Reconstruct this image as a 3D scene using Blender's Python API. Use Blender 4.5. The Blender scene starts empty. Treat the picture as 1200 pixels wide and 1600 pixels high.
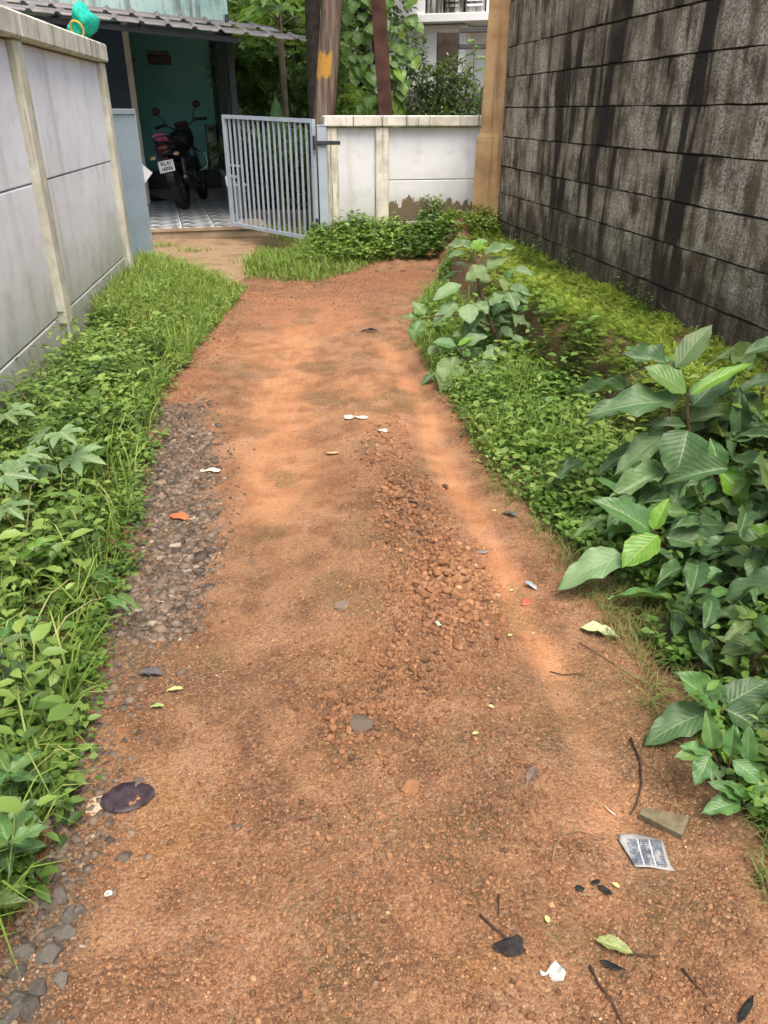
import bpy, bmesh, math, random
import numpy as np
from mathutils import Vector, Matrix, Euler

random.seed(7); RNG = np.random.default_rng(7)
SC = bpy.context.scene
COL = SC.collection
R = math.radians

# ------------------------------------------------------------------ camera, sky, sun, exposure
H = 1.5                                   # eye height, metres
PITCH = math.atan(626 / 1200)             # looking down the lane
cam = bpy.data.cameras.new('camera'); camo = bpy.data.objects.new('camera', cam)
COL.objects.link(camo); SC.camera = camo
cam.sensor_fit = 'HORIZONTAL'; cam.sensor_width = 36; cam.lens = 36
cam.clip_start = 0.02; cam.clip_end = 900
camo.location = (0, 0, H); camo.rotation_euler = (math.pi / 2 - PITCH, 0, 0)

SUN_EL, SUN_AZ = R(66), R(158)           # azimuth measured from +Y towards +X
world = bpy.data.worlds.new('World'); SC.world = world; world.use_nodes = True
wn = world.node_tree; bg = wn.nodes['Background']
sky = wn.nodes.new('ShaderNodeTexSky'); sky.sky_type = 'NISHITA'; sky.sun_disc = False
sky.sun_elevation = SUN_EL; sky.sun_rotation = SUN_AZ
sky.air_density = 1.0; sky.dust_density = 6.0; sky.ozone_density = 0.6
wn.links.new(sky.outputs[0], bg.inputs[0]); bg.inputs[1].default_value = 0.14
sun = bpy.data.lights.new('sun', 'SUN'); suno = bpy.data.objects.new('sun', sun); COL.objects.link(suno)
sun.energy = 1.5; sun.angle = R(34); sun.color = (1.0, 0.95, 0.87)
sd = Vector((math.sin(SUN_AZ) * math.cos(SUN_EL), math.cos(SUN_AZ) * math.cos(SUN_EL), math.sin(SUN_EL)))
suno.rotation_euler = sd.to_track_quat('Z', 'Y').to_euler()
vs = SC.view_settings
vs.view_transform = 'Standard'; vs.look = 'None'; vs.gamma = 1; vs.use_curve_mapping = False
vs.exposure = 1.0
SC.cycles.max_bounces = 5; SC.cycles.use_adaptive_sampling = True; SC.cycles.adaptive_threshold = .03; SC.cycles.diffuse_bounces = 3; SC.cycles.glossy_bounces = 2
SC.cycles.transmission_bounces = 4; SC.cycles.transparent_max_bounces = 6
SC.cycles.use_denoising = True

# ------------------------------------------------------------------ survey: photograph points -> places in the lane
CP, SP = math.cos(PITCH), math.sin(PITCH)
def ray(u, v):
    y = (800 - v) / 1200
    return Vector(((u - 600) / 1200, CP + y * SP, -SP + y * CP))
def G(u, v, z=0.0):
    d = ray(u, v); t = (z - H) / d.z
    return Vector((d.x * t, d.y * t, z))
def at(u, v, Y):
    d = ray(u, v); t = Y / d.y
    return Vector((d.x * t, Y, H + d.z * t))
def dist(a, b): return (Vector(a) - Vector(b)).length

# ------------------------------------------------------------------ object helpers
def tag(o, label=None, cat=None, group=None, kind=None):
    if label: o['label'] = label
    if cat: o['category'] = cat
    if group: o['group'] = group
    if kind: o['kind'] = kind
    return o
def empty(name, loc=(0, 0, 0), rz=0.0, label=None, cat=None, group=None, kind=None):
    o = bpy.data.objects.new(name, None); COL.objects.link(o)
    o.location = loc; o.rotation_euler = (0, 0, rz); o.empty_display_size = 0.1
    return tag(o, label, cat, group, kind)
def link(name, me, mat=None, parent=None, smooth=False, **kw):
    o = bpy.data.objects.new(name, me); COL.objects.link(o)
    if mat is not None and len(me.materials) == 0: me.materials.append(mat)
    if parent is not None: o.parent = parent
    if smooth: me.polygons.foreach_set('use_smooth', [True] * len(me.polygons))
    return tag(o, **kw)
def npmesh(name, V, faces, tint=None, uv=None, smooth=False):
    """V (n,3); faces = (m,3) or (m,4) int array; tint = per-point float"""
    me = bpy.data.meshes.new(name)
    V = np.asarray(V, np.float32); F = np.asarray(faces, np.int32)
    k = F.shape[1]; m = F.shape[0]
    me.vertices.add(len(V)); me.vertices.foreach_set('co', V.ravel())
    me.loops.add(m * k); me.loops.foreach_set('vertex_index', F.ravel())
    me.polygons.add(m)
    me.polygons.foreach_set('loop_start', np.arange(0, m * k, k, dtype=np.int32))
    if smooth: me.polygons.foreach_set('use_smooth', np.ones(m, bool))
    if tint is not None:
        a = me.attributes.new('tint', 'FLOAT', 'POINT'); a.data.foreach_set('value', np.asarray(tint, np.float32))
    if uv is not None:
        l = me.uv_layers.new(name='UVMap'); l.data.foreach_set('uv', np.asarray(uv, np.float32)[F.ravel()].ravel())
    me.update(calc_edges=True); me.validate()
    return me
class MB:
    """collects boxes, tubes, lathes; build() links them as one mesh object"""
    def __init__(s): s.bm = bmesh.new()
    def box(s, c, size, rot=None, bev=0.0):
        r = bmesh.ops.create_cube(s.bm, size=1)
        M = Matrix.Translation(c) @ (rot.to_matrix().to_4x4() if rot else Matrix()) @ Matrix.Diagonal((*size, 1))
        bmesh.ops.transform(s.bm, matrix=M, verts=r['verts'])
        if bev:
            es = list({e for v in r['verts'] for e in v.link_edges})
            bmesh.ops.bevel(s.bm, geom=es, offset=bev, segments=1, affect='EDGES')
        return s
    def lohi(s, a, b, bev=0.0):
        a, b = Vector(a), Vector(b)
        return s.box((a + b) / 2, [abs(x) for x in (b - a)], bev=bev)
    def tube(s, pts, rad, n=8, cap=True, sq=1.0):
        pts = [Vector(p) for p in pts]
        rads = rad if isinstance(rad, (list, tuple)) else [rad] * len(pts)
        rings = []; ref = None
        for i, p in enumerate(pts):
            d = (pts[min(i + 1, len(pts) - 1)] - pts[max(i - 1, 0)]).normalized()
            if ref is None:
                ref = Vector((0, 0, 1)) if abs(d.z) < .9 else Vector((1, 0, 0))
            a = d.cross(ref).normalized(); b = a.cross(d).normalized(); ref = b
            rings.append([s.bm.verts.new(p + (a * math.cos(2 * math.pi * k / n) + b * math.sin(2 * math.pi * k / n) * sq) * rads[i]) for k in range(n)])
        for r0, r1 in zip(rings, rings[1:]):
            for k in range(n): s.bm.faces.new((r0[k], r0[(k + 1) % n], r1[(k + 1) % n], r1[k]))
        if cap:
            s.bm.faces.new(rings[0][::-1]); s.bm.faces.new(rings[-1])
        return s
    def torus(s, c, R0, r0, axis, n=24, m=8, sq=1.0):
        axis = Vector(axis).normalized(); ref = Vector((0, 0, 1)) if abs(axis.z) < .9 else Vector((1, 0, 0))
        a = axis.cross(ref).normalized(); b = axis.cross(a)
        rg = []
        for i in range(n):
            t = 2 * math.pi * i / n; d = a * math.cos(t) + b * math.sin(t)
            rg.append([s.bm.verts.new(Vector(c) + d * (R0 + r0 * math.cos(2 * math.pi * j / m)) + axis * r0 * sq * math.sin(2 * math.pi * j / m)) for j in range(m)])
        for i in range(n):
            for j in range(m):
                s.bm.faces.new((rg[i][j], rg[(i + 1) % n][j], rg[(i + 1) % n][(j + 1) % m], rg[i][(j + 1) % m]))
        return s
    def prism(s, poly, thick, M):
        """poly in local XY, extruded along local Z by thick, placed by matrix M"""
        lo = [s.bm.verts.new(M @ Vector((x, y, 0))) for x, y in poly]
        hi = [s.bm.verts.new(M @ Vector((x, y, thick))) for x, y in poly]
        s.bm.faces.new(lo[::-1]); s.bm.faces.new(hi)
        for i in range(len(poly)):
            j = (i + 1) % len(poly); s.bm.faces.new((lo[i], lo[j], hi[j], hi[i]))
        return s
    def ball(s, c, size, rot=None, sub=2):
        r = bmesh.ops.create_icosphere(s.bm, subdivisions=sub, radius=1)
        M = Matrix.Translation(c) @ (rot.to_matrix().to_4x4() if rot else Matrix()) @ Matrix.Diagonal((*size, 1))
        bmesh.ops.transform(s.bm, matrix=M, verts=r['verts']); return s
    def mesh(s, name):
        bmesh.ops.recalc_face_normals(s.bm, faces=s.bm.faces)
        me = bpy.data.meshes.new(name); s.bm.to_mesh(me); s.bm.free(); return me
    def build(s, name, mat, parent=None, smooth=False, **kw):
        return link(name, s.mesh(name), mat, parent, smooth, **kw)

# ------------------------------------------------------------------ numpy noise
_P = np.random.default_rng(3).random((512, 512)).astype(np.float32)
def vnoise(x, y):
    xi = np.floor(x).astype(int); yi = np.floor(y).astype(int)
    fx = x - xi; fy = y - yi
    fx = fx * fx * (3 - 2 * fx); fy = fy * fy * (3 - 2 * fy)
    a = _P[xi & 511, yi & 511]; b = _P[(xi + 1) & 511, yi & 511]
    c = _P[xi & 511, (yi + 1) & 511]; d = _P[(xi + 1) & 511, (yi + 1) & 511]
    return (a * (1 - fx) + b * fx) * (1 - fy) + (c * (1 - fx) + d * fx) * fy
def fbm(x, y, o=4, f=1.0):
    s = np.zeros_like(np.asarray(x, float)); a = 1; t = 0
    for i in range(o):
        s = s + a * vnoise(x * f + 17.3 * i, y * f + 5.1 * i); t += a; a *= .5; f *= 2.03
    return s / t
def sstep(a, b, x):
    t = np.clip((x - a) / (b - a), 0, 1); return t * t * (3 - 2 * t)
def inpoly(px, py, poly):
    inside = np.zeros(np.shape(px), bool); n = len(poly)
    for i in range(n):
        x0, y0 = poly[i][0], poly[i][1]; x1, y1 = poly[(i + 1) % n][0], poly[(i + 1) % n][1]
        if y0 == y1: continue
        c = ((y0 > py) != (y1 > py)) & (px < (x1 - x0) * (py - y0) / (y1 - y0) + x0)
        inside ^= c
    return inside
def polydist(px, py, line):
    d = np.full(np.shape(px), 1e9)
    for a, b in zip(line, line[1:]):
        ax, ay = a[0], a[1]; bx, by = b[0] - ax, b[1] - ay
        L = bx * bx + by * by + 1e-12
        t = np.clip(((px - ax) * bx + (py - ay) * by) / L, 0, 1)
        d = np.minimum(d, np.hypot(px - ax - t * bx, py - ay - t * by))
    return d

# ------------------------------------------------------------------ material helper
class NT:
    def __init__(s, name):
        s.m = bpy.data.materials.new(name); s.m.use_nodes = True
        s.t = s.m.node_tree; s.b = s.t.nodes['Principled BSDF']; s.out = s.t.nodes['Material Output']
    def n(s, typ, ins=None, **props):
        nd = s.t.nodes.new('ShaderNode' + typ)
        for k, v in props.items(): setattr(nd, k, v)
        for k, v in (ins or {}).items(): s.set(nd.inputs[k], v)
        return nd
    def set(s, sock, v):
        if isinstance(v, bpy.types.NodeSocket): s.t.links.new(v, sock)
        elif isinstance(v, bpy.types.Node): s.t.links.new(v.outputs[0], sock)
        else:
            if sock.type == 'RGBA' and len(v) == 3: v = (*v, 1)
            sock.default_value = v
    def pos(s): return s.n('NewGeometry').outputs['Position']
    def obj(s, ob=None):
        c = s.n('TexCoord')
        if ob: c.object = ob
        return c.outputs['Object']
    def rnd(s): return s.n('ObjectInfo').outputs['Random']
    def attr(s, name): return s.n('Attribute', attribute_name=name).outputs['Fac']
    def map(s, vec, scale=(1, 1, 1), loc=(0, 0, 0), rot=(0, 0, 0)):
        return s.n('Mapping', {'Vector': vec, 'Scale': scale, 'Location': loc, 'Rotation': rot}).outputs[0]
    def noise(s, vec, scale=5, detail=4, rough=.55, dist=0):
        return s.n('TexNoise', {'Vector': vec, 'Scale': scale, 'Detail': detail, 'Roughness': rough, 'Distortion': dist}).outputs[0]
    def noisec(s, vec, scale=5, detail=2):
        return s.n('TexNoise', {'Vector': vec, 'Scale': scale, 'Detail': detail}).outputs[1]
    def voro(s, vec, scale=5, feature='F1', rand=1, out=0):
        return s.n('TexVoronoi', {'Vector': vec, 'Scale': scale, 'Randomness': rand}, feature=feature).outputs[out]
    def math(s, op, a, b=0.0, c=0.0, clamp=False):
        nd = s.n('Math', operation=op, use_clamp=clamp)
        s.set(nd.inputs[0], a); s.set(nd.inputs[1], b); s.set(nd.inputs[2], c); return nd.outputs[0]
    def rng(s, v, a, b, c=0.0, d=1.0):
        return s.n('MapRange', {'Value': v, 'From Min': a, 'From Max': b, 'To Min': c, 'To Max': d}, interpolation_type='SMOOTHSTEP').outputs[0]
    def mix(s, f, a, b, mode='MIX'):
        nd = s.n('MixRGB', blend_type=mode); s.set(nd.inputs[0], f); s.set(nd.inputs[1], a); s.set(nd.inputs[2], b); return nd.outputs[0]
    def ramp(s, f, stops):
        nd = s.n('ValToRGB', {'Fac': f}); e = nd.color_ramp.elements
        while len(e) < len(stops): e.new(.5)
        for el, (p, c) in zip(e, stops):
            el.position = p; el.color = (*c, 1) if len(c) == 3 else c
        return nd.outputs[0]
    def xyz(s, v, i): return s.n('SeparateXYZ', {0: v}).outputs[i]
    def bump(s, h, strength=.5, dist=.01, normal=None):
        i = {'Height': h, 'Strength': strength, 'Distance': dist}
        if normal is not None: i['Normal'] = normal
        return s.n('Bump', i).outputs[0]
    def fin(s, col=None, rough=.8, bump=None, spec=.5, metal=0.0):
        if col is not None: s.set(s.b.inputs['Base Color'], col)
        s.set(s.b.inputs['Roughness'], rough); s.set(s.b.inputs['Metallic'], metal)
        s.b.inputs['Specular IOR Level'].default_value = spec
        if bump is not None: s.set(s.b.inputs['Normal'], bump)
        return s.m
    def leafy(s, col, rough=.45, trans=.35, tcol=None, bump=None, spec=.45):
        s.fin(col, rough, bump, spec)
        tr = s.n('BsdfTranslucent', {'Color': tcol if tcol is not None else col})
        mx = s.n('MixShader', {0: trans, 1: s.b.outputs[0], 2: tr.outputs[0]})
        s.t.links.new(mx.outputs[0], s.out.inputs[0]); return s.m
def plain(name, col, rough=.6, metal=0.0, spec=.5, var=.12, scale=9):
    n = NT(name); p = n.obj()
    f = n.rng(n.noise(p, scale, 5), .25, .75)
    c = n.mix(f, tuple(max(0, x * (1 - var)) for x in col), tuple(min(1, x * (1 + var)) for x in col))
    return n.fin(c, rough, n.bump(n.noise(p, scale * 12, 3), .15, .002), spec, metal)
# ------------------------------------------------------------------ survey lines
def gl(pts): return [tuple(G(u, v))[:2] for u, v in pts]
LE = gl([(-160, 1900), (-60, 1600), (20, 1480), (80, 1330), (105, 1200), (135, 1090), (185, 920), (215, 790), (238, 680), (262, 600), (325, 525), (364, 480), (352, 450)])
RE = gl([(1420, 1900), (1290, 1600), (1190, 1370), (1100, 1240), (1040, 1130), (1000, 1040), (940, 960), (880, 880), (820, 810), (740, 730), (700, 650), (655, 575), (638, 530), (645, 480), (690, 432), (722, 400)])
FE = gl([(380, 437), (440, 442), (500, 442), (560, 424), (640, 410), (722, 400)])
ROAD = LE + FE[:-1] + RE[::-1]
DRIVE = gl([(352, 450), (300, 425), (238, 400), (225, 374), (392, 374), (385, 400), (380, 437)])
GRAVEL = gl([(245, 640), (325, 620), (345, 720), (345, 850), (325, 965), (255, 1060), (185, 1085), (120, 1120), (130, 1080), (180, 915), (205, 790), (228, 680)])
GRAVEL2 = gl([(-40, 1640), (20, 1470), (85, 1390), (125, 1400), (120, 1480), (80, 1560), (40, 1640)])
# left compound wall line, right block wall line
LW0 = Vector((-2.09, 4.94, 0)); LWD = Vector((-.1175, 1, 0)).normalized()
RWC = Vector((1.30, 9.45, 0)); RWD = Vector((.1700, -1, 0)).normalized()       # from far corner towards the camera
def xlw(Y): return LW0.x - .1175 * (Y - LW0.y)
def xrw(Y): return RWC.x + .1700 * (RWC.y - Y)
# white wall behind the bend
WW0 = Vector((-.70, 9.45, 0)); WW1 = Vector((2.6, 10.05, 0))

def gz(X, Y):
    X = np.asarray(X, float); Y = np.asarray(Y, float)
    z = .012 * (fbm(X, Y, 3, 1.3) - .5)
    z += .02 * np.exp(-((X - .15 + .03 * Y) / .28) ** 2) * sstep(9, 6, Y)            # ridge between the wheel tracks
    xl = np.interp(Y, [p[1] for p in LE[:-1]], [p[0] for p in LE[:-1]])
    xr = np.interp(Y, [p[1] for p in RE[:-1]], [p[0] for p in RE[:-1]])
    lw = xlw(Y)
    z += .10 * sstep(0, 1, (xl - X) / np.maximum(xl - lw, .2)) * sstep(8.8, 7.2, Y)
    s = (xrw(Y) - X) * .985                                                          # distance from the block wall
    wob = .10 * (fbm(X * 0 + 3, Y, 3, 1.7) - .5) * 2
    bank = .17 * sstep(1.10 + wob, .98 + wob, s) + .17 * np.exp(-((s - .82 - wob) / .20) ** 2) * sstep(1.12 + wob, 1.0 + wob, s) + .05 * sstep(1.75, 1.12, s)
    bank += .05 * (fbm(X, Y, 3, 4) - .5) * sstep(1.0, .7, s)
    fade = sstep(10.2, 9.2, Y) * sstep(1.0, 2.2, Y)
    z += np.where(X > xr - .02, bank * fade * np.clip((X - xr) / .25, 0, 1), 0)
    wl = WW0.y + (WW1.y - WW0.y) * (X - WW0.x) / (WW1.x - WW0.x)
    z += .24 * sstep(1.15, .1, wl - Y) * sstep(-1.15, -.75, X) * sstep(12.5, 11, Y) * sstep(7.9, 8.6, Y)
    z -= .03 * sstep(14, 40, np.hypot(X, Y))
    return z

def blobs(X, Y, lst):
    """soft patches of a soil type: (u, v, half-width px, half-height px, weight) surveyed on the photograph, laid on the ground"""
    m = np.zeros_like(X)
    for u, v, a, b, w in lst:
        c = G(u, v); e1 = (G(u + a, v) - c).length; p = G(u, v - b); q = G(u, v + b)
        ly = max((p.y - q.y) / 2, .02); cy = (p.y + q.y) / 2
        m = np.maximum(m, w * np.exp(-(((X - c.x) / e1) ** 2 + ((Y - cy) / ly) ** 2)))
    return m
TRK_R = gl([(575, 505), (610, 560), (650, 630), (695, 720), (760, 850), (825, 970), (893, 1110), (955, 1250), (1030, 1420), (1090, 1580)])
TRK_L = gl([(480, 470), (450, 560), (430, 680), (415, 800), (420, 930), (400, 1060)])
def tracks(X, Y):
    w = .04 * (fbm(X + 3, Y, 3, 2.5) - .5) * 2
    a = np.exp(-(polydist(X + w, Y, TRK_R) / (.085 + .016 * np.clip(Y - 2, 0, 4))) ** 2) * sstep(.9, 2.0, Y) * sstep(6.6, 5, Y)
    b = np.exp(-(polydist(X + w * 1.5, Y, TRK_L) / .38) ** 2) * sstep(2.0, 3.2, Y) * sstep(7.4, 6, Y)
    return a, b
def zones(X, Y):
    w1 = .16 * (fbm(X, Y, 4, 3.1) - .5); w2 = .16 * (fbm(X + 9, Y + 4, 4, 3.1) - .5)
    Xn, Yn = X + w1, Y + w2 * 1.4
    z = {}
    z['orange'] = blobs(Xn, Yn, [(430, 560, 110, 70, .9), (420, 680, 110, 90, .8), (440, 800, 100, 110, .55), (600, 560, 90, 60, .7), (690, 700, 55, 90, .75), (760, 860, 60, 110, .9),
                                 (830, 990, 60, 90, .85), (900, 1130, 60, 100, .85), (960, 1270, 70, 70, .8), (650, 445, 70, 12, .6), (1010, 1420, 90, 80, .5), (550, 900, 60, 60, .35)])
    ta, tb = tracks(X, Y); z['orange'] = np.maximum(np.maximum(z['orange'] * .75, .5 * sstep(2.6, 3.6, Y) * sstep(8.2, 6.6, Y) * (.5 + fbm(X + 8, Y, 3, 2))), np.maximum(ta * .85, tb * .75)); z['track'] = np.maximum(ta, tb * .8)
    z['red'] = blobs(Xn, Yn, [(480, 490, 140, 45, .9), (600, 440, 140, 22, .9), (320, 540, 60, 50, .6), (720, 910, 90, 90, .8), (640, 700, 50, 90, .5), (570, 1330, 200, 120, .35), (300, 600, 40, 60, .6), (380, 470, 50, 30, .7)])
    z['dark'] = blobs(Xn, Yn, [(300, 1080, 110, 60, .8), (420, 1080, 80, 70, .5), (640, 800, 40, 80, .6), (560, 1150, 60, 30, .5), (780, 1250, 90, 120, .6), (640, 1060, 80, 60, .5),
                               (130, 1300, 60, 120, .8), (100, 1450, 60, 120, .9), (1060, 1480, 160, 110, .35), (430, 1400, 120, 90, .25), (870, 1180, 40, 60, .5), (1060, 1200, 60, 120, .5), (780, 1040, 60, 50, .4), (700, 1560, 380, 110, .35), (330, 1420, 120, 160, .3)])
    z['tan'] = np.maximum(blobs(Xn, Yn, [(290, 400, 120, 28, 1.0), (520, 1050, 90, 60, .35), (620, 1000, 70, 60, .3), (300, 1200, 80, 60, .3)]), 1.0 * inpoly(Xn, Yn, DRIVE))
    z['ochre'] = blobs(Xn, Yn, [(280, 1280, 90, 90, .8), (560, 1040, 120, 60, .6), (800, 1540, 140, 60, .6), (500, 1220, 150, 90, .35), (640, 880, 70, 60, .3)])
    dg = polydist(X, Y, GRAVEL + GRAVEL[:1]); ing = inpoly(X, Y, GRAVEL)
    g = np.where(ing, .35 + .65 * sstep(0, .16, dg), .35 * sstep(.16, 0, dg))
    dg2 = polydist(X, Y, GRAVEL2 + GRAVEL2[:1]); g2 = np.where(inpoly(X, Y, GRAVEL2), .8, sstep(.06, 0, dg2) * .5)
    z['grey'] = np.maximum(g, g2)
    z['rocky'] = blobs(X, Y, [(700, 930, 110, 120, 1.0), (640, 800, 70, 90, .8), (600, 720, 50, 70, .6), (640, 1080, 130, 90, .8), (760, 1200, 110, 110, .7), (560, 1130, 80, 60, .7), (640, 1330, 200, 120, .5), (330, 540, 60, 60, .4), (450, 450, 200, 20, .4)])
    return z

def relief(X, Y, zn):
    near = sstep(11, 8, Y) * sstep(3.2, 2.6, np.abs(X))
    lump = fbm(X, Y, 4, 26) - .5; lump2 = np.abs(fbm(X + 31, Y + 7, 3, 60) - .5)
    amp = (.006 + .022 * zn['rocky'] + .010 * zn['grey']) * (1 - .6 * zn['track'])
    crag = np.maximum(0, fbm(X + 3, Y + 50, 4, 15) - .55) * .07 * (.25 + zn['rocky'])
    return near * (amp * lump * .9 + amp * .7 * (lump2 - .12) + crag * (1 - .8 * zn['track']) - zn['grey'] * .006 - .028 * zn['track'] + .018 * zn['rocky'])
def gzd(X, Y): return gz(X, Y) + relief(np.asarray(X, float), np.asarray(Y, float), zones(np.asarray(X, float), np.asarray(Y, float)))
def gzf(x, y): return float(gzd(np.array([float(x)]), np.array([float(y)]))[0])
# ------------------------------------------------------------------ ground, split into dirt road, driveway and verge ground
def build_ground():
    xs = np.concatenate([-np.geomspace(3.4, 260, 26)[::-1], np.linspace(-3.3, -1.55, 60), np.arange(-1.54, 1.6, .0098), np.linspace(1.612, 3.3, 60), np.geomspace(3.4, 260, 26)])
    ys = np.concatenate([-np.geomspace(.3, 150, 24)[::-1], np.linspace(-.2, .62, 14)])
    y = .63; yy = []
    while y < 11.5:
        yy.append(y); y += max(.0055, .0062 * y)
    ys = np.concatenate([ys, yy, np.geomspace(11.7, 420, 50)])
    X, Y = np.meshgrid(xs, ys)
    Z = gz(X, Y)
    near_ = ((np.abs(X) < 3.4) & (Y > .3) & (Y < 11.6)).astype(float)
    zn = zones(X, Y)
    Z = Z + relief(X, Y, zn)
    dv = np.where(inpoly(X, Y, ROAD) | inpoly(X, Y, DRIVE), 0, np.minimum(polydist(X, Y, ROAD + ROAD[:1]), polydist(X, Y, DRIVE + DRIVE[:1]))) * near_
    zn['verge'] = sstep(.02, .22, dv + .12 * (fbm(X, Y, 3, 9) - .5)); zn['verge'] = np.where(near_ > 0, zn['verge'], 1.0)
    st = lambda a: np.clip((a - .5) * 1.6 + .5, 0, 1)
    zn = dict(zn, big=st(fbm(X + 2, Y + 8, 5, 1.7)), mid=st(fbm(X + 12, Y + 3, 5, 11)), film=st(fbm(X + 4, Y + 22, 5, 3.6)), pale=st(fbm(X + 7, Y + 49, 5, 6)))
    V = np.stack([X, Y, Z], -1).reshape(-1, 3)
    ny, nx = X.shape
    i = np.arange(ny - 1)[:, None] * nx + np.arange(nx - 1)[None]
    F = np.stack([i, i + 1, i + nx + 1, i + nx], -1).reshape(-1, 4)
    cx = (X[:-1, :-1] + X[1:, 1:]).ravel() / 2; cy = (Y[:-1, :-1] + Y[1:, 1:]).ravel() / 2
    mr = inpoly(cx, cy, ROAD); md = inpoly(cx, cy, DRIVE) & ~mr
    out = {}
    for nm, msk in (('dirt_road', mr), ('driveway', md), ('ground', ~mr & ~md)):
        f = F[msk]; used = np.unique(f); re = np.full(len(V), -1); re[used] = np.arange(len(used))
        me = npmesh(nm, V[used], re[f], smooth=True)
        for k, a in zn.items():
            at_ = me.attributes.new(k, 'FLOAT', 'POINT'); at_.data.foreach_set('value', a.ravel()[used].astype(np.float32))
        out[nm] = me
    return out
def soil_mat(name, verge=False):
    n = NT(name); p = n.pos()
    big, mid = n.attr('big'), n.attr('mid'); fine = n.noise(p, 70, 4, .75); grain = n.noise(p, 300, 2, .7)
    jit = n.math('MULTIPLY', n.math('SUBTRACT', fine, .5), .9)
    def zone(k, lo=.22, hi=.62):
        a = n.attr(k); return n.math('MULTIPLY', n.rng(n.math('ADD', a, n.math('MULTIPLY', jit, n.rng(a, .0, .3))), lo, hi), n.rng(a, 0, .8, .5, 1))
    streak = n.noise(n.map(p, (26, 1.6, 1)), 1.0, 3, .6)
    vo = n.n('TexVoronoi', {'Vector': p, 'Scale': 120.0}); vor, vcol = vo.outputs[0], vo.outputs[1]
    c = n.ramp(n.rng(mid, .1, .9), [(0, (.160, .076, .038)), (.5, (.295, .145, .070)), (1, (.41, .222, .112))])
    c = n.mix(n.math('MULTIPLY', zone('ochre'), .8), c, n.mix(fine, (.30, .150, .048), (.50, .27, .095)))
    c = n.mix(n.math('MULTIPLY', zone('red'), .8), c, n.mix(fine, (.25, .088, .045), (.45, .18, .095)))
    c = n.mix(n.math('MULTIPLY', zone('orange', .10, 1.0), n.rng(streak, .3, .65, .70, .95)), c, n.mix(mid, (.52, .215, .090), (.68, .33, .155)))
    c = n.mix(n.math('MULTIPLY', zone('tan'), .85), c, n.mix(mid, (.42, .29, .17), (.60, .46, .29)))
    c = n.mix(n.math('MULTIPLY', zone('dark', .2, .7), n.rng(mid, .2, .7, .45, .95)), c, n.mix(fine, (.085, .052, .030), (.20, .125, .068)))
    c = n.mix(n.math('MULTIPLY', zone('grey'), .85), c, n.mix(fine, (.085, .062, .043), (.19, .14, .098)))
    c = n.mix(n.rng(streak, .58, .72, 0, .28), c, (.52, .34, .22))
    c = n.mix(n.math('MULTIPLY', n.rng(n.attr('film'), .60, .80), n.rng(fine, .35, .6, .1, .7)), c, (.115, .095, .036))
    c = n.mix(n.math('MULTIPLY', n.rng(n.attr('pale'), .60, .85), n.rng(fine, .44, .62, 0, .5)), c, (.54, .35, .24))
    no = n.rng(n.attr('orange'), .2, .9, 1, .35)
    c = n.mix(n.math('MULTIPLY', n.rng(n.xyz(vcol, 0), .0, 1.0, 0, .6), no), c, n.mix(n.xyz(vcol, 1), (.11, .058, .034), (.50, .29, .15)))
    c = n.mix(n.rng(n.xyz(vcol, 2), .93, .98, 0, .4), c, (.55, .38, .22))
    c = n.mix(n.rng(grain, .34, .60, 0, .75), n.mix(n.math('MULTIPLY', no, .55), c, (.05, .027, .014)), c)
    h = n.math('ADD', n.math('MULTIPLY', fine, .6), n.math('ADD', n.math('MULTIPLY', n.math('SUBTRACT', 1, vor), .5), n.math('MULTIPLY', grain, .35)))
    b = n.bump(h, .85, .014)
    if verge:
        vg = n.attr('verge')
        c = n.mix(n.math('MULTIPLY', vg, n.rng(mid, .3, .65, .55, .9)), c, n.mix(fine, (.06, .042, .025), (.15, .10, .055)))
        c = n.mix(n.math('MULTIPLY', vg, n.rng(big, .45, .62, 0, .5)), c, (.05, .075, .02))
    return n.fin(c, n.rng(big, .3, .7, .62, .92), b, .3)
gm = build_ground()
for nm in ('ground', 'driveway', 'dirt_road'):
    link(nm, gm[nm], soil_mat('soil_' + nm, nm == 'ground'), kind='structure')

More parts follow.
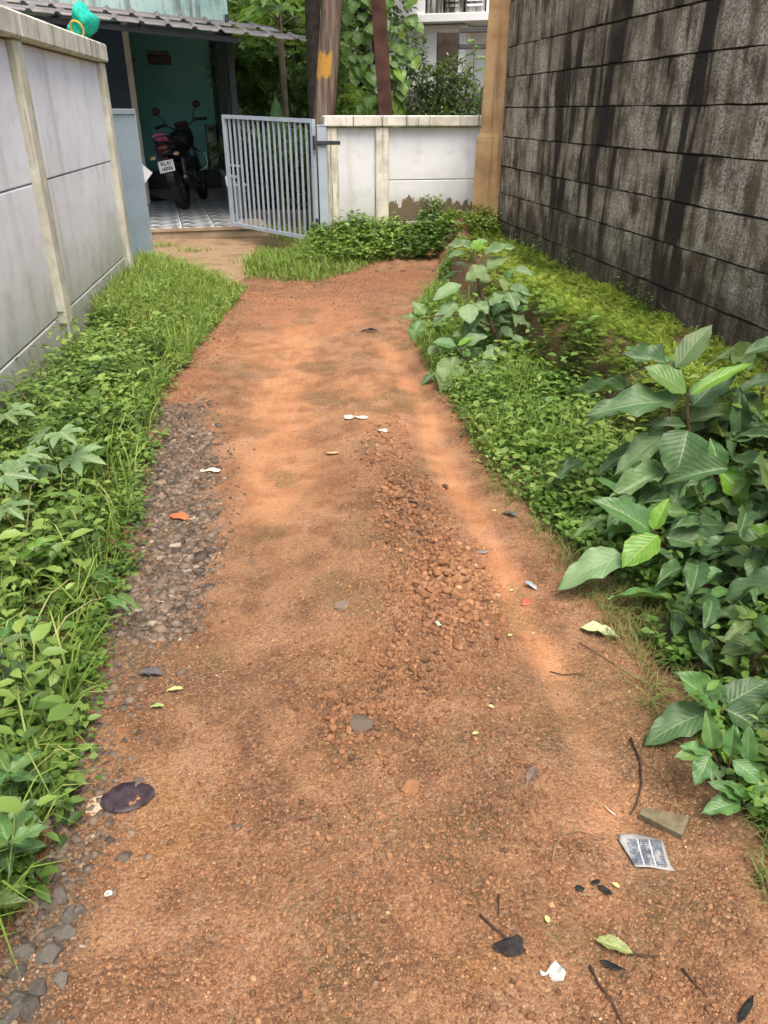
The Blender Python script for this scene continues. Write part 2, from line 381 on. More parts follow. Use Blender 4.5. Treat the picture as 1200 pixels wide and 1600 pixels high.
# ------------------------------------------------------------------ left compound wall (precast posts and panels)
def wall_local(origin, d):
    e_rz = math.atan2(d.y, d.x)
    return e_rz
def panel_mat(name, base, stain, wall, peel=False, top=2.0):
    n = NT(name); p = n.obj(wall)
    x, z = n.xyz(p, 0), n.xyz(p, 2)
    big = n.noise(p, 1.1, 5, .6); mid = n.noise(p, 5, 6, .65); fine = n.noise(p, 60, 4, .7)
    st = n.noise(n.map(p, (5, 5, .35)), 1.0, 5, .65)
    c = n.mix(n.rng(big, .3, .7), base, tuple(b * .83 for b in base))
    c = n.mix(n.rng(mid, .5, .72, 0, .45), c, tuple(b * .62 for b in base))
    c = n.mix(n.rng(st, .50, .75, 0, .42), c, stain)
    lowz = n.math('ADD', z, n.math('MULTIPLY', n.math('SUBTRACT', mid, .5), .9))
    c = n.mix(n.rng(lowz, 1.0, .15, 0, .85), c, n.mix(fine, tuple(s * .6 for s in stain), stain))
    hair = n.voro(n.map(p, (1, 1, .6)), 2.2, 'DISTANCE_TO_EDGE')
    c = n.mix(n.math('MULTIPLY', n.rng(hair, .004, .0, 0, .45), n.rng(big, .55, .65)), c, tuple(s * .35 for s in stain))
    if peel:
        pn = n.noise(n.map(p, (3.2, 3.2, 1.1)), 2.6, 8, .72)
        m = n.rng(n.math('SUBTRACT', n.math('ADD', pn, n.rng(z, .88, .40, -.34, .22)), .0), .565, .585)
        m = n.math('MULTIPLY', m, n.rng(z, .365, .372))
        c = n.mix(m, c, n.mix(fine, (.10, .075, .045), (.22, .17, .105)))
        c = n.mix(n.rng(z, .38, .36), c, n.mix(mid, (.24, .22, .17), (.52, .50, .43)))
    h = n.math('ADD', n.math('MULTIPLY', fine, .5), n.math('MULTIPLY', n.noise(p, 220, 2), .3))
    return n.fin(c, .85, n.bump(h, .35, .006), .25)
def cap_mat(name, wall, base=(.60, .57, .43)):
    n = NT(name); p = n.obj(wall); x = n.xyz(p, 0)
    mid = n.noise(p, 6, 6, .65); drip = n.noise(n.map(p, (14, 14, .6)), 1, 4, .7); fine = n.noise(p, 70, 4, .7)
    c = n.mix(n.rng(mid, .3, .7), base, tuple(b * .68 for b in base))
    c = n.mix(n.rng(drip, .55, .68, 0, .8), c, (.09, .085, .06))
    c = n.mix(n.rng(n.noise(p, 2.2, 4), .52, .68, 0, .5), c, (.33, .33, .14))
    return n.fin(c, .9, n.bump(fine, .4, .006), .2)
def precast_wall(name, origin, d, bays, z_joints, ztop, capz, label, base, stain, peel_bay=None, facing=-1, capbase=(.60, .57, .43), zb=-.25):
    """bays: list of (s0, s1) along the wall; posts at every bay end. facing -1: detail on local -y side"""
    w = empty(name, origin, math.atan2(d.y, d.x), label, 'wall', kind='thing')
    pm = panel_mat(name + '_paint', base, stain, w); pk = panel_mat(name + '_peel', base, stain, w, True) if peel_bay is not None else pm
    cm = cap_mat(name + '_cap', w, capbase)
    ends = sorted({s for b in bays for s in b})
    pw = .15
    for s in ends:
        zz = [(zb), ztop - .002]
        m = MB()
        m.lohi((s - pw / 2, -.075, zb), (s + pw / 2, .075, ztop - .002), bev=.012)
        m.build('post', cm, w)
    for bi, (s0, s1) in enumerate(bays):
        zs = [zb] + (z_joints if s1 - s0 > .8 else z_joints[:1]) + [ztop - .004]
        for za, zc in zip(zs, zs[1:]):
            m = MB(); jx = random.uniform(-.004, .004)
            m.lohi((s0 + pw / 2 + .001, -.028 + jx, za + .004), (s1 - pw / 2 - .001, .028 + jx, zc - .004), bev=.006)
            m.build('panel', pk if bi == peel_bay else pm, w)
    for s0, s1 in bays:
        m = MB(); m.lohi((s0 - pw / 2 + .002 if s0 == ends[0] else s0 + .003, -.105, ztop), (s1 + pw / 2 - .002 if s1 == ends[-1] else s1 - .003, .105, capz), bev=.012)
        m.build('coping', cm, w)
    return w
ewall = precast_wall('compound_wall', LW0, LWD, [(-4.7, -2.35), (-2.35, 0), (0, 2.30)], [.35, 1.125], 1.855, 1.985,
                     'pale lavender precast panel wall with cream posts along the left of the lane', (.84, .86, .90), (.42, .42, .32), capbase=(.68, .66, .55))
wdir = (WW1 - WW0).normalized(); wl_ = (WW1 - WW0).length
bwall = precast_wall('compound_wall', WW0, wdir, [(.10, .68), (.68, 1.98), (1.98, wl_)], [.36, .80], 1.35, 1.46,
                     'low white panel wall with peeling paint behind the bend of the lane', (.80, .81, .83), (.45, .45, .38), peel_bay=1, capbase=(.74, .71, .60))

# ------------------------------------------------------------------ right block wall
def block_mat(wall):
    n = NT('stained_block'); p = n.obj(wall); rnd = n.rnd()
    off = n.n('CombineXYZ', {0: n.math('MULTIPLY', rnd, .0), 1: 0.0, 2: n.math('MULTIPLY', rnd, .0)}).outputs[0]
    q = n.n('VectorMath', {0: p, 1: off}, operation='ADD').outputs[0]
    crs = n.n('Attribute', attribute_type='OBJECT', attribute_name='course').outputs['Fac']
    sh = n.n('CombineXYZ', {0: n.math('MULTIPLY', n.math('SINE', n.math('MULTIPLY', crs, 12.9)), .16), 1: 0.0, 2: n.math('MULTIPLY', crs, 1.7)}).outputs[0]
    q = n.n('VectorMath', {0: q, 1: sh}, operation='ADD').outputs[0]
    st1 = n.noise(n.map(p, (2.6, 2.6, .32)), 1.0, 4, .6); st2 = n.noise(n.map(q, (8, 8, 1.0)), 1.0, 5, .66); st3 = n.noise(n.map(q, (24, 24, 2.6)), 1.0, 4, .65)
    mid = n.noise(p, 4.5, 6, .65); fine = n.noise(p, 55, 4, .75); pit = n.voro(p, 70)
    c = n.ramp(n.rng(mid, .28, .72), [(0, (.085, .063, .042)), (.55, (.175, .135, .090)), (1, (.29, .235, .165))])
    lime = n.math('MULTIPLY', n.rng(n.math('ADD', n.math('MULTIPLY', st2, .5), n.math('ADD', n.math('MULTIPLY', st3, .22), n.math('MULTIPLY', mid, .32))), .45, .60), n.rng(st1, .38, .60, .22, 1))
    c = n.mix(n.math('MULTIPLY', lime, n.rng(fine, .40, .58, .10, 1.0)), c, (.62, .555, .46))
    blk = n.math('MULTIPLY', n.rng(n.math('ADD', n.math('MULTIPLY', st1, .62), n.math('MULTIPLY', st2, .42)), .512, .437), 1.0)
    c = n.mix(n.math('MULTIPLY', blk, n.rng(fine, .2, .5, .7, .97)), c, n.mix(mid, (.016, .015, .013), (.045, .038, .030)))
    c = n.mix(n.rng(n.noise(p, 1.3, 4), .56, .70, 0, .5), c, (.15, .11, .065))
    low = n.math('ADD', n.xyz(p, 2), n.math('MULTIPLY', mid, .8))
    c = n.mix(n.rng(low, 1.25, .75, 0, .7), c, n.mix(fine, (.030, .022, .016), (.085, .060, .042)))
    c = n.mix(n.rng(pit, .34, .12, 0, .5), c, (.012, .011, .010))
    h = n.math('ADD', n.math('MULTIPLY', fine, 1.0), n.math('ADD', n.math('MULTIPLY', pit, .7), n.math('MULTIPLY', n.noise(p, 170, 3), .5)))
    return n.fin(c, .92, n.bump(h, .75, .014), .2)
def block_wall():
    w = empty('block_wall', RWC, math.atan2(RWD.y, RWD.x), 'tall dark block wall streaked with black and white stains above the mossy bank', 'wall', kind='thing')
    bm_ = block_mat(w)
    jm = plain('joint_mortar', (.05, .04, .03), .95, var=.4, scale=20)
    L = 9.3
    m = MB(); m.lohi((.01, -.03, -.1), (L, .12, 2.62)); m.build('core', jm, w)
    # joint heights surveyed at the far end
    js = [at(779, v, 9.4).z for v in (340, 298, 258, 213, 168.7, 122, 76)]
    js = [js[0] - .37] + js; 
    while js[-1] < 2.55: js.append(js[-1] + .39)
    rr = random.Random(5)
    for k, (z0, z1) in enumerate(zip(js, js[1:])):
        s = -.02 if k % 2 == 0 else -.5
        while s < L:
            ln = rr.uniform(1.5, 2.4)
            a, b = max(s, .0) + .0008, min(s + ln, L) - .0008
            if b - a > .08:
                g = .007 + rr.uniform(0, .005)
                y0 = -.052 + rr.uniform(-.003, .003)
                mm = MB(); mm.lohi((a, y0, z0 + g), (b, -.029, z1 - g * .5))
                # uneven lower and upper arris
                es = [e for e in mm.bm.edges if abs(e.verts[0].co.y - e.verts[1].co.y) < 1e-4 and e.verts[0].co.y < -.04]
                bmesh.ops.subdivide_edges(mm.bm, edges=[e for e in mm.bm.edges if abs(e.verts[0].co.x - e.verts[1].co.x) > .02], cuts=9, use_grid_fill=True)
                for v in mm.bm.verts:
                    if v.co.y < -.035:
                        v.co.z += rr.uniform(-.005, .005); v.co.y += rr.uniform(-.004, .004)
                mm.build('block', bm_, w)['course'] = float(k)
            s += ln
    return w
block_wall()
# tan pillar at its far end
def pillar():
    b0 = at(757, 372, 9.42); b0.z = -.1
    o = empty('pillar', (b0.x, b0.y, 0), R(-12), 'tan plastered square pillar with chipped corner at the end of the dark block wall', 'pillar', kind='thing')
    n = NT('tan_plaster'); p = n.obj(o)
    c = n.ramp(n.rng(n.noise(p, 3, 6, .6), .25, .75), [(0, (.26, .155, .070)), (.5, (.40, .255, .125)), (1, (.50, .34, .18))])
    c = n.mix(n.rng(n.noise(n.map(p, (9, 9, .5)), 1, 4), .55, .7, 0, .6), c, (.17, .10, .05))
    c = n.mix(n.rng(n.voro(p, 9), .10, .05, 0, .7), c, (.10, .06, .03))
    mt = n.fin(c, .85, n.bump(n.noise(p, 50, 4, .7), .4, .006), .25)
    m = MB(); r = m.bm
    # shaft with slight lean and a widened lower part (chipped step at mid height)
    def sect(z, w, x0, y0): return [r.verts.new((x0 + a * w, y0 + b * w, z)) for a, b in ((-1, -1), (1, -1), (1, 1), (-1, 1))]
    rings = [sect(z, w, dx, 0) for z, w, dx in ((-.1, .155, 0), (.6, .152, .005), (1.21, .150, .012), (1.25, .146, .018), (1.29, .135, .030), (1.33, .133, .032), (2.2, .133, .05), (3.4, .133, .075))]
    for a, b in zip(rings, rings[1:]):
        for k in range(4): r.faces.new((a[k], a[(k + 1) % 4], b[(k + 1) % 4], b[k]))
    r.faces.new(rings[0][::-1]); r.faces.new(rings[-1])
    bmesh.ops.bevel(r, geom=[e for e in r.edges if abs(e.verts[0].co.z - e.verts[1].co.z) > .05], offset=.02, segments=2, affect='EDGES')
    m.build('shaft', mt, o)
    MB().lohi((-.19, -.19, 3.4), (.33, .19, 3.5), bev=.02).build('capstone', mt, o)
pillar()
# ------------------------------------------------------------------ shared paints
M_STEEL = plain('grey_gate_paint', (.36, .42, .47), .45, .0, .5, .10, 6)
M_STEEL2 = plain('blue_grey_sheet_paint', (.30, .38, .44), .5, .0, .45, .10, 3)
M_BLACK = plain('black_plastic', (.018, .018, .020), .38, 0, .5, .2, 14)
M_RUBBER = plain('tyre_rubber', (.022, .021, .020), .8, 0, .3, .25, 30)
M_DARKMETAL = plain('dark_metal', (.05, .05, .052), .4, .7, .5, .2, 20)
M_CHROME = plain('bright_metal', (.55, .56, .58), .25, 1.0, .5, .1, 20)
M_WHITE = plain('white_plate', (.78, .78, .75), .5, 0, .4, .05, 10)
M_INK = plain('black_ink', (.012, .012, .012), .6, 0, .3, .1, 10)
M_IRON = plain('black_iron', (.045, .050, .055), .5, .3, .4, .25, 12)
def text(body, M, size, parent, mat, name='lettering', sx=1.0):
    cu = bpy.data.curves.new(name, 'FONT'); cu.body = body; cu.size = size; cu.align_x = 'CENTER'; cu.align_y = 'CENTER'; cu.extrude = .0006
    cu.offset = size * .03
    cu.materials.append(mat); tmp = bpy.data.objects.new('tmp', cu); COL.objects.link(tmp)
    bpy.context.view_layer.update()
    me = bpy.data.meshes.new_from_object(tmp.evaluated_get(bpy.context.evaluated_depsgraph_get()))
    bpy.data.objects.remove(tmp); bpy.data.curves.remove(cu)
    if not me.materials: me.materials.append(mat)
    o = bpy.data.objects.new(name, me); COL.objects.link(o)
    o.parent = parent; o.matrix_local = M @ Matrix.Diagonal((sx, 1, 1, 1)); return o

# ------------------------------------------------------------------ gates
def gate_right():
    hb, ht = at(497, 379, 9.3), at(505, 186, 9.3)
    eb, et = at(363, 352, 10.6), at(348, 179, 10.6)
    d = Vector((eb.x - hb.x, eb.y - hb.y, 0)); L = d.length
    o = empty('gate', (hb.x, hb.y, 0), math.atan2(d.y, d.x), 'open grey steel bar gate leaf in front of the garden', 'gate')
    zb0, zb1, zt0, zt1 = hb.z + .01, eb.z, ht.z, et.z
    def zb(s): return zb0 + (zb1 - zb0) * s / L
    def zt(s): return zt0 + (zt1 - zt0) * s / L
    def bar(name, s, w=.021, a=0.0, b=0.0):
        m = MB(); r = m.bm
        vs_ = []
        for z in (zb(s) + a, zt(s) - b):
            vs_.append([r.verts.new((s + dx * w / 2, dy * w / 2, z)) for dx, dy in ((-1, -1), (1, -1), (1, 1), (-1, 1))])
        for k in range(4): r.faces.new((vs_[0][k], vs_[0][(k + 1) % 4], vs_[1][(k + 1) % 4], vs_[1][k]))
        r.faces.new(vs_[0][::-1]); r.faces.new(vs_[1]); m.build(name, M_STEEL, o)
    def rail(name, s0, s1, f, h, w, off=0):
        m = MB(); r = m.bm; vs_ = []
        for s in (s0, s1):
            z = f(s); vs_.append([r.verts.new((s, dy * w / 2 + off, z + dz * h / 2)) for dy, dz in ((-1, -1), (1, -1), (1, 1), (-1, 1))])
        for k in range(4): r.faces.new((vs_[0][k], vs_[0][(k + 1) % 4], vs_[1][(k + 1) % 4], vs_[1][k]))
        r.faces.new(vs_[0][::-1]); r.faces.new(vs_[1]); m.build(name, M_STEEL, o)
    bar('stile', .02, .042); bar('stile', L - .02, .042)
    rail('top_rail', .042, L - .042, lambda s: zt(s) - .02, .04, .04)
    rail('bottom_rail', .042, L - .042, lambda s: zb(s) + .02, .04, .04)
    nb = 16
    for i in range(1, nb + 1):
        bar('bar', .03 + (L - .06) * i / (nb + 1), .020, .041, .041)
    # latch rail on the free end
    rail('latch_bar', L - .26, L - .043, lambda s: zb(s) + .56 * (zt(s) - zb(s)), .02, .014, -.022)
    rail('latch_bar', L - .18, L - .043, lambda s: zb(s) + .46 * (zt(s) - zb(s)), .03, .014, -.022)
    m = MB(); m.prism([(0, 0), (.10, .03), (.12, .14), (.03, .17)], .004, Matrix.Translation((L + .001, -.03, .62)) @ Euler((R(90), 0, 0)).to_matrix().to_4x4())
    m.build('tag_plate', M_WHITE, o)
    # hinge post fixed beside the white wall
    p = empty('gate_post', (hb.x + .085, hb.y + .03, 0), 0, 'grey steel gate post standing against the left end of the white wall', 'post')
    zt_ = at(517, 197, 9.33).z
    MB().lohi((-.05, -.05, -.1), (.05, .05, zt_), bev=.004).build('shaft', M_STEEL, p)
    MB().lohi((-.055, -.055, zt_ + .001), (.055, .055, zt_ + .012), bev=.003).build('cap', M_STEEL, p)
    zb_ = at(520, 223, 9.3).z
    MB().lohi((-.09, -.075, zb_ - .02), (.20, -.052, zb_ + .02), bev=.004).build('hinge_bracket', M_IRON, p)
    MB().tube([(-.085, -.064, zb_ - .07), (-.085, -.064, zb_ + .07)], .016).build('hinge_pin', M_IRON, p)
    MB().tube([(-.085, -.064, .30), (-.085, -.064, .42)], .016).build('hinge_pin', M_IRON, p)
gate_right()
def gate_left():
    nb_, nt_ = at(194, 440, 7.35), at(164, 168, 7.35)
    fb, ft = at(238, 395, 8.6), at(217, 172, 8.6)
    d = Vector((fb.x - nb_.x, fb.y - nb_.y, 0)); L = d.length
    o = empty('gate', (nb_.x, nb_.y, 0), math.atan2(d.y, d.x), 'blue-grey sheet steel gate leaf folded back beside the left wall', 'gate')
    zb, zt = .06, (nt_.z + ft.z) / 2
    MB().lohi((0, -.02, zb), (.04, .02, zt), bev=.003).build('stile', M_STEEL, o)
    MB().lohi((L - .04, -.02, zb), (L, .02, zt), bev=.003).build('stile', M_STEEL, o)
    MB().lohi((.041, -.021, zt - .045), (L - .041, .021, zt + .001), bev=.003).build('top_rail', M_STEEL, o)
    MB().lohi((.041, -.021, zb), (L - .041, .021, zb + .045), bev=.003).build('bottom_rail', M_STEEL, o)
    MB().lohi((.041, .004, zb + .046), (L - .041, .008, zt - .046)).build('sheet', M_STEEL2, o)
    n = 17; me = MB().lohi((-.011, -.019, zb + .046), (.011, .003, zt - .046), bev=.004).mesh('bar')
    for i in range(n):
        b = link('bar', me, M_STEEL2, o); b.location = (.04 + (L - .08) * (i + .5) / n, 0, 0)
    # latch bracket on the wall end post
    q = at(157, 209, 7.16); k = empty('latch_bracket', q, math.atan2(d.y, d.x), 'small grey steel latch bracket on the end post of the left wall', 'bracket')
    MB().lohi((-.10, -.035, -.02), (.16, -.008, .02), bev=.004).build('plate', M_STEEL, k)
    MB().lohi((.10, -.05, -.028), (.15, -.036, .028), bev=.003).build('bolt', M_STEEL, k)
gate_left()

# ------------------------------------------------------------------ house with porch
FA = R(15); FX = Vector((math.cos(FA), math.sin(FA), 0)); FD = Vector((-math.sin(FA), math.cos(FA), 0))
HO = at(300, 355, 10.75); PZ = HO.z
HO = Vector((HO.x, HO.y, 0))
def hl(p): p = Vector(p) - HO; return Vector((p.dot(FX), p.dot(FD), p.z))
def hat(u, v, dep):
    """point on the photograph ray where it meets the house plane at depth dep behind the porch edge"""
    r = ray(u, v); o = Vector((0, 0, H)); t = (dep - (o - HO).dot(FD)) / r.dot(FD); return hl(o + r * t)
def house():
    o = empty('house', HO, FA, 'turquoise house with tiled porch, dark grey tile-sheet awning and parked motorcycle', 'house', kind='thing')
    n = NT('turquoise_wall_old'); p = n.obj(o)
    mid = n.noise(p, 3, 6, .7); fine = n.noise(p, 40, 4, .75); dr = n.noise(n.map(p, (7, 7, .9)), 1, 5, .7)
    c = n.mix(n.rng(mid, .35, .65), (.21, .44, .40), (.40, .58, .54))
    c = n.mix(n.rng(fine, .42, .62, 0, .6), c, (.50, .56, .52))
    c = n.mix(n.rng(dr, .47, .62, 0, .75), c, n.mix(fine, (.05, .06, .05), (.20, .22, .20)))
    OLD = n.fin(c, .9, n.bump(fine, .4, .006), .2)
    TUR = plain('turquoise_paint', (.19, .50, .46), .6, 0, .3, .08, 2)
    NAVY = plain('navy_paint', (.022, .050, .085), .5, 0, .4, .2, 3)
    CREAM = plain('cream_door_frame', (.52, .50, .42), .6, 0, .3, .15, 5)
    CEM = plain('cement', (.30, .23, .15), .9, 0, .2, .25, 6)
    DKC = plain('dark_cement', (.065, .065, .07), .8, 0, .3, .3, 5)
    GREYW = plain('grey_low_wall', (.20, .22, .25), .8, 0, .3, .15, 5)
    w0, w1 = -3.6, 1.2           # porch extent along the front
    xr = hat(372, 330, .95).x    # right side of the porch
    xr = max(xr, .55)
    # plinth under the tiles
    MB().lohi((w0, .012, -.3), (xr + .32, 5.4, PZ - .022), bev=.01).build('plinth', CEM, o)
    MB().lohi((w0, -.01, PZ - .05), (xr + .33, .011, PZ - .003), bev=.004).build('edge_nosing', CEM, o)
    # floor tiles
    t = NT('porch_tile'); p = t.obj(); q = t.map(p, (1, 1, 1))
    wv = t.noise(t.map(q, (7, 15, 1)), 1.0, 2, .5, 1.6); f2 = t.noise(q, 60, 3)
    ct = t.mix(t.rng(wv, .46, .54), (.07, .085, .10), t.mix(f2, (.60, .62, .63), (.80, .80, .78)))
    TM = t.fin(ct, .28, None, .5)
    ts = .42; me = MB().lohi((.006, .006, -.02), (ts - .006, ts - .006, 0), bev=.002).mesh('tile')
    nx = int((xr + .02 - w0) / ts)
    for i in range(nx):
        for j in range(10):
            if i < nx - 7: continue
            b = link('tile', me, TM, o); b.location = (xr + .02 - (i + 1) * ts if False else xr + .0 - (nx - i) * ts, .012 + j * ts, PZ)
    gr = plain('tile_grout', (.74, .74, .70), .9)
    MB().lohi((w0, .013, PZ - .0215), (xr + .0, 4.4, PZ - .006)).build('grout', gr, o)
    # back wall and raised inner ledge
    bd = 4.0
    MB().lohi((w0, bd + .42, -.2), (xr + .15, bd + .60, 5.0)).build('back_wall', TUR, o)
    MB().lohi((w0, bd, PZ), (xr - .002, bd + .415, PZ + .16)).build('ledge_riser', plain('ledge_riser_cement', (.22, .20, .19), .8), o)
    MB().lohi((w0, bd - .05, PZ + .161), (xr - .002, bd + .414, PZ + .42), bev=.01).build('inner_ledge', DKC, o)
    # left inner wall with door recess, painted navy, door frame
    a = hat(162, 100, 3.2); b = hat(199, 100, 3.2)
    MB().lohi((a.x - 1.2, 3.2, PZ + .43), (b.x - .02, 3.3, 2.85)).build('inner_wall', NAVY, o)
    MB().lohi((b.x - .018, 3.14, PZ), (b.x + .075, 3.32, 2.84), bev=.006).build('door_frame', CREAM, o)
    MB().lohi((a.x - 1.2, 3.201, PZ), (b.x - .02, 3.299, PZ + .428)).build('inner_wall', NAVY, o)
    # meter box and plaque on the back wall
    c0 = hat(249, 93, bd + .40)
    MB().lohi((c0.x - .19, bd + .385, c0.z - .075), (c0.x + .19, bd + .419, c0.z + .06), bev=.01).build('plaque', plain('plaque_wood', (.035, .028, .024), .4), o)
    MB().lohi((c0.x - .20, bd + .37, c0.z + .062), (c0.x + .16, bd + .419, c0.z + .12), bev=.01).build('plaque_top', plain('plaque_brass', (.16, .11, .06), .5), o)
    for dz in (.025, -.02):
        text('- - - - -', Matrix.Translation((c0.x, bd + .384, c0.z + dz - .01)) @ Euler((R(90), 0, 0)).to_matrix().to_4x4(), .07, o, plain('plaque_print', (.16, .13, .10), .6))
    c1 = hat(207, 94, bd + .40)
    sw = MB().lohi((c1.x - .06, bd + .395, c1.z - .07), (c1.x + .06, bd + .419, c1.z + .07), bev=.006).build('switch_board', CREAM, o)
    for k in (-.03, .03): MB().lohi((c1.x + k - .014, bd + .385, c1.z - .02), (c1.x + k + .014, bd + .394, c1.z + .02), bev=.003).build('switch', M_INK, sw)
    # right low wall, glazed grille on it
    lz = at(372, 289, 11.7).z
    MB().lohi((xr, .95, PZ - .02), (xr + .13, bd + .40, lz - .03), bev=.006).build('low_wall', GREYW, o)
    MB().lohi((xr - .02, .93, lz - .029), (xr + .15, bd + .40, lz), bev=.005).build('low_wall_cap', plain('low_wall_cap_paint', (.42, .44, .46), .6), o)
    gt = 2.62
    g = NT('old_glass'); gp = g.obj(o)
    gf = g.rng(g.noise(gp, 16, 5, .7), .40, .62); gf2 = g.rng(g.noise(g.map(gp, (1, 3, 12)), 4, 4, .7), .45, .6)
    gc = g.mix(gf, (.020, .032, .022), (.09, .125, .075)); gc = g.mix(g.math('MULTIPLY', gf2, .6), gc, (.035, .040, .030))
    GL = g.fin(gc, .15, None, .5)
    gtr = g.n('BsdfTransparent', {'Color': (.72, .80, .74)}); gmx = g.n('MixShader', {0: g.rng(gf, 0, 1, .78, .45), 1: g.b.outputs[0], 2: gtr.outputs[0]})
    g.t.links.new(gmx.outputs[0], g.out.inputs[0])
    ys = [.98, 1.55, 2.15, 2.75, 3.35, 3.98, bd + .38]
    for y in ys:
        MB().lohi((xr + .035, y - .022, lz + .001), (xr + .085, y + .022, gt), bev=.003).build('mullion', M_IRON, o)
    MB().lohi((xr + .03, .90, PZ), (xr + .11, .955, gt - .05), bev=.004).build('corner_post', M_IRON, o)
    for ya, yb in zip(ys, ys[1:]):
        for z0, z1 in ((lz + .002, 1.32), (1.36, gt - .002)):
            MB().lohi((xr + .055, ya + .023, z0), (xr + .062, yb - .023, z1)).build('pane', GL, o)
        MB().lohi((xr + .04, ya + .0225, 1.322), (xr + .08, yb - .0225, 1.358)).build('transom', M_IRON, o)
    # mossy pier seen through the grille
    n2 = NT('mossy_pier'); p2 = n2.obj()
    c2 = n2.mix(n2.rng(n2.noise(p2, 5, 6, .7), .4, .6), (.055, .075, .03), (.32, .36, .30))
    PM = n2.fin(c2, .9)
    MB().lohi((xr - .16, bd - .03, PZ + .421), (xr - .003, bd + .41, 1.3), bev=.01).build('pier', PM, o)
    # upper storey front above the awning
    ue = hat(356, 20, 1.2)
    MB().lohi((w0 - 1.2, 1.2, 2.55), (ue.x, 1.35, 6.2)).build('upper_wall', OLD, o)
    MB().lohi((ue.x - .12, 1.351, 2.55), (ue.x, bd + .41, 6.2)).build('upper_wall', OLD, o)
    MB().lohi((w0 - 1.2, 1.352, 2.70), (ue.x - .121, bd + .41, 2.80)).build('ceiling', plain('porch_ceiling', (.55, .60, .58), .8), o)
    MB().lohi((w0 - 1.2, .95, -.2), (w0 - 1.05, bd + .5, 3.0)).build('side_wall', TUR, o)
    # awning of tile-profile sheet: each pressed tile its own piece, two courses
    n3 = NT('awning_sheet'); p3 = n3.obj(o)
    c3 = n3.mix(n3.rng(n3.noise(p3, 5, 5, .65), .3, .7), (.10, .092, .094), (.20, .185, .188))
    c3 = n3.mix(n3.rng(n3.noise(p3, 30, 4, .7), .5, .7, 0, .5), c3, (.06, .055, .05))
    AW = n3.fin(c3, .5, None, .5)
    ed = -.02                               # eave depth in front of the edge
    e1, e0 = hat(497, 64, ed), hat(22, 12, ed)
    tw = .305; na = int((e1.x - (w0 - .9)) / tw)
    slope_x = (e1.z - e0.z) / (e1.x - e0.x)
    def tile_mesh(d0, z0, d1, z1):
        V, F = [], []
        prof = [(0, .0), (.05, .022), (.11, .031), (.18, .026), (.25, .003), (.30, 0), (.65, .002), (1.0, .0)]
        rows = [(d0, z0 - .020), (d0, z0), (d1, z1)]
        for dd, zz in rows:
            for f, h_ in prof: V.append((f * tw, dd, zz + h_ + f * tw * slope_x))
        k = len(prof)
        for r_ in range(2):
            for q_ in range(k - 1): F.append((r_ * k + q_, r_ * k + q_ + 1, (r_ + 1) * k + q_ + 1, (r_ + 1) * k + q_))
        me = npmesh('roof_tile', V, F); me.materials.append(AW)
        return me
    rz = lambda d_: e1.z + (d_ - ed) * .20
    m1 = tile_mesh(ed, 0, ed + .55, .085); m2 = tile_mesh(ed + .53, .122, ed + 1.24, .122 + .10)
    for i in range(na):
        x = e1.x - (i + 1) * tw; z = e1.z + (x - e1.x) * slope_x
        b = link('roof_tile', m1, AW, o); b.location = (x, 0, z)
        if i > 0:
            b = link('roof_tile', m2, AW, o); b.location = (x - .1, 0, z - .02 * slope_x)
    # underside beam and gutter line
    m = MB(); r = m.bm
    for (xa, xb) in ((e1.x - na * tw, xr + .1),):
        pts = []
        for x in (xa, xb):
            z = e1.z + (x - e1.x) * slope_x - .045
            pts.append([r.verts.new((x, ed + .10 + dy, z + dz)) for dy, dz in ((0, -.06), (.05, -.06), (.05, 0), (0, 0))])
        for k in range(4): r.faces.new((pts[0][k], pts[0][(k + 1) % 4], pts[1][(k + 1) % 4], pts[1][k]))
        r.faces.new(pts[0][::-1]); r.faces.new(pts[1])
    m.build('eave_beam', M_IRON, o)
    for i in range(5):
        x = xr - .05 - i * 1.0; z = e1.z + (x - e1.x) * slope_x
        MB().tube([(x, ed + .12, z - .06), (x, ed + 1.2, z + .06)], .018, 4).build('rafter', M_IRON, o)
    return o, xr, bd
HOUSE, HXR, HBD = house()
def h2w(p): return HO + FX * p[0] + FD * p[1] + Vector((0, 0, p[2]))

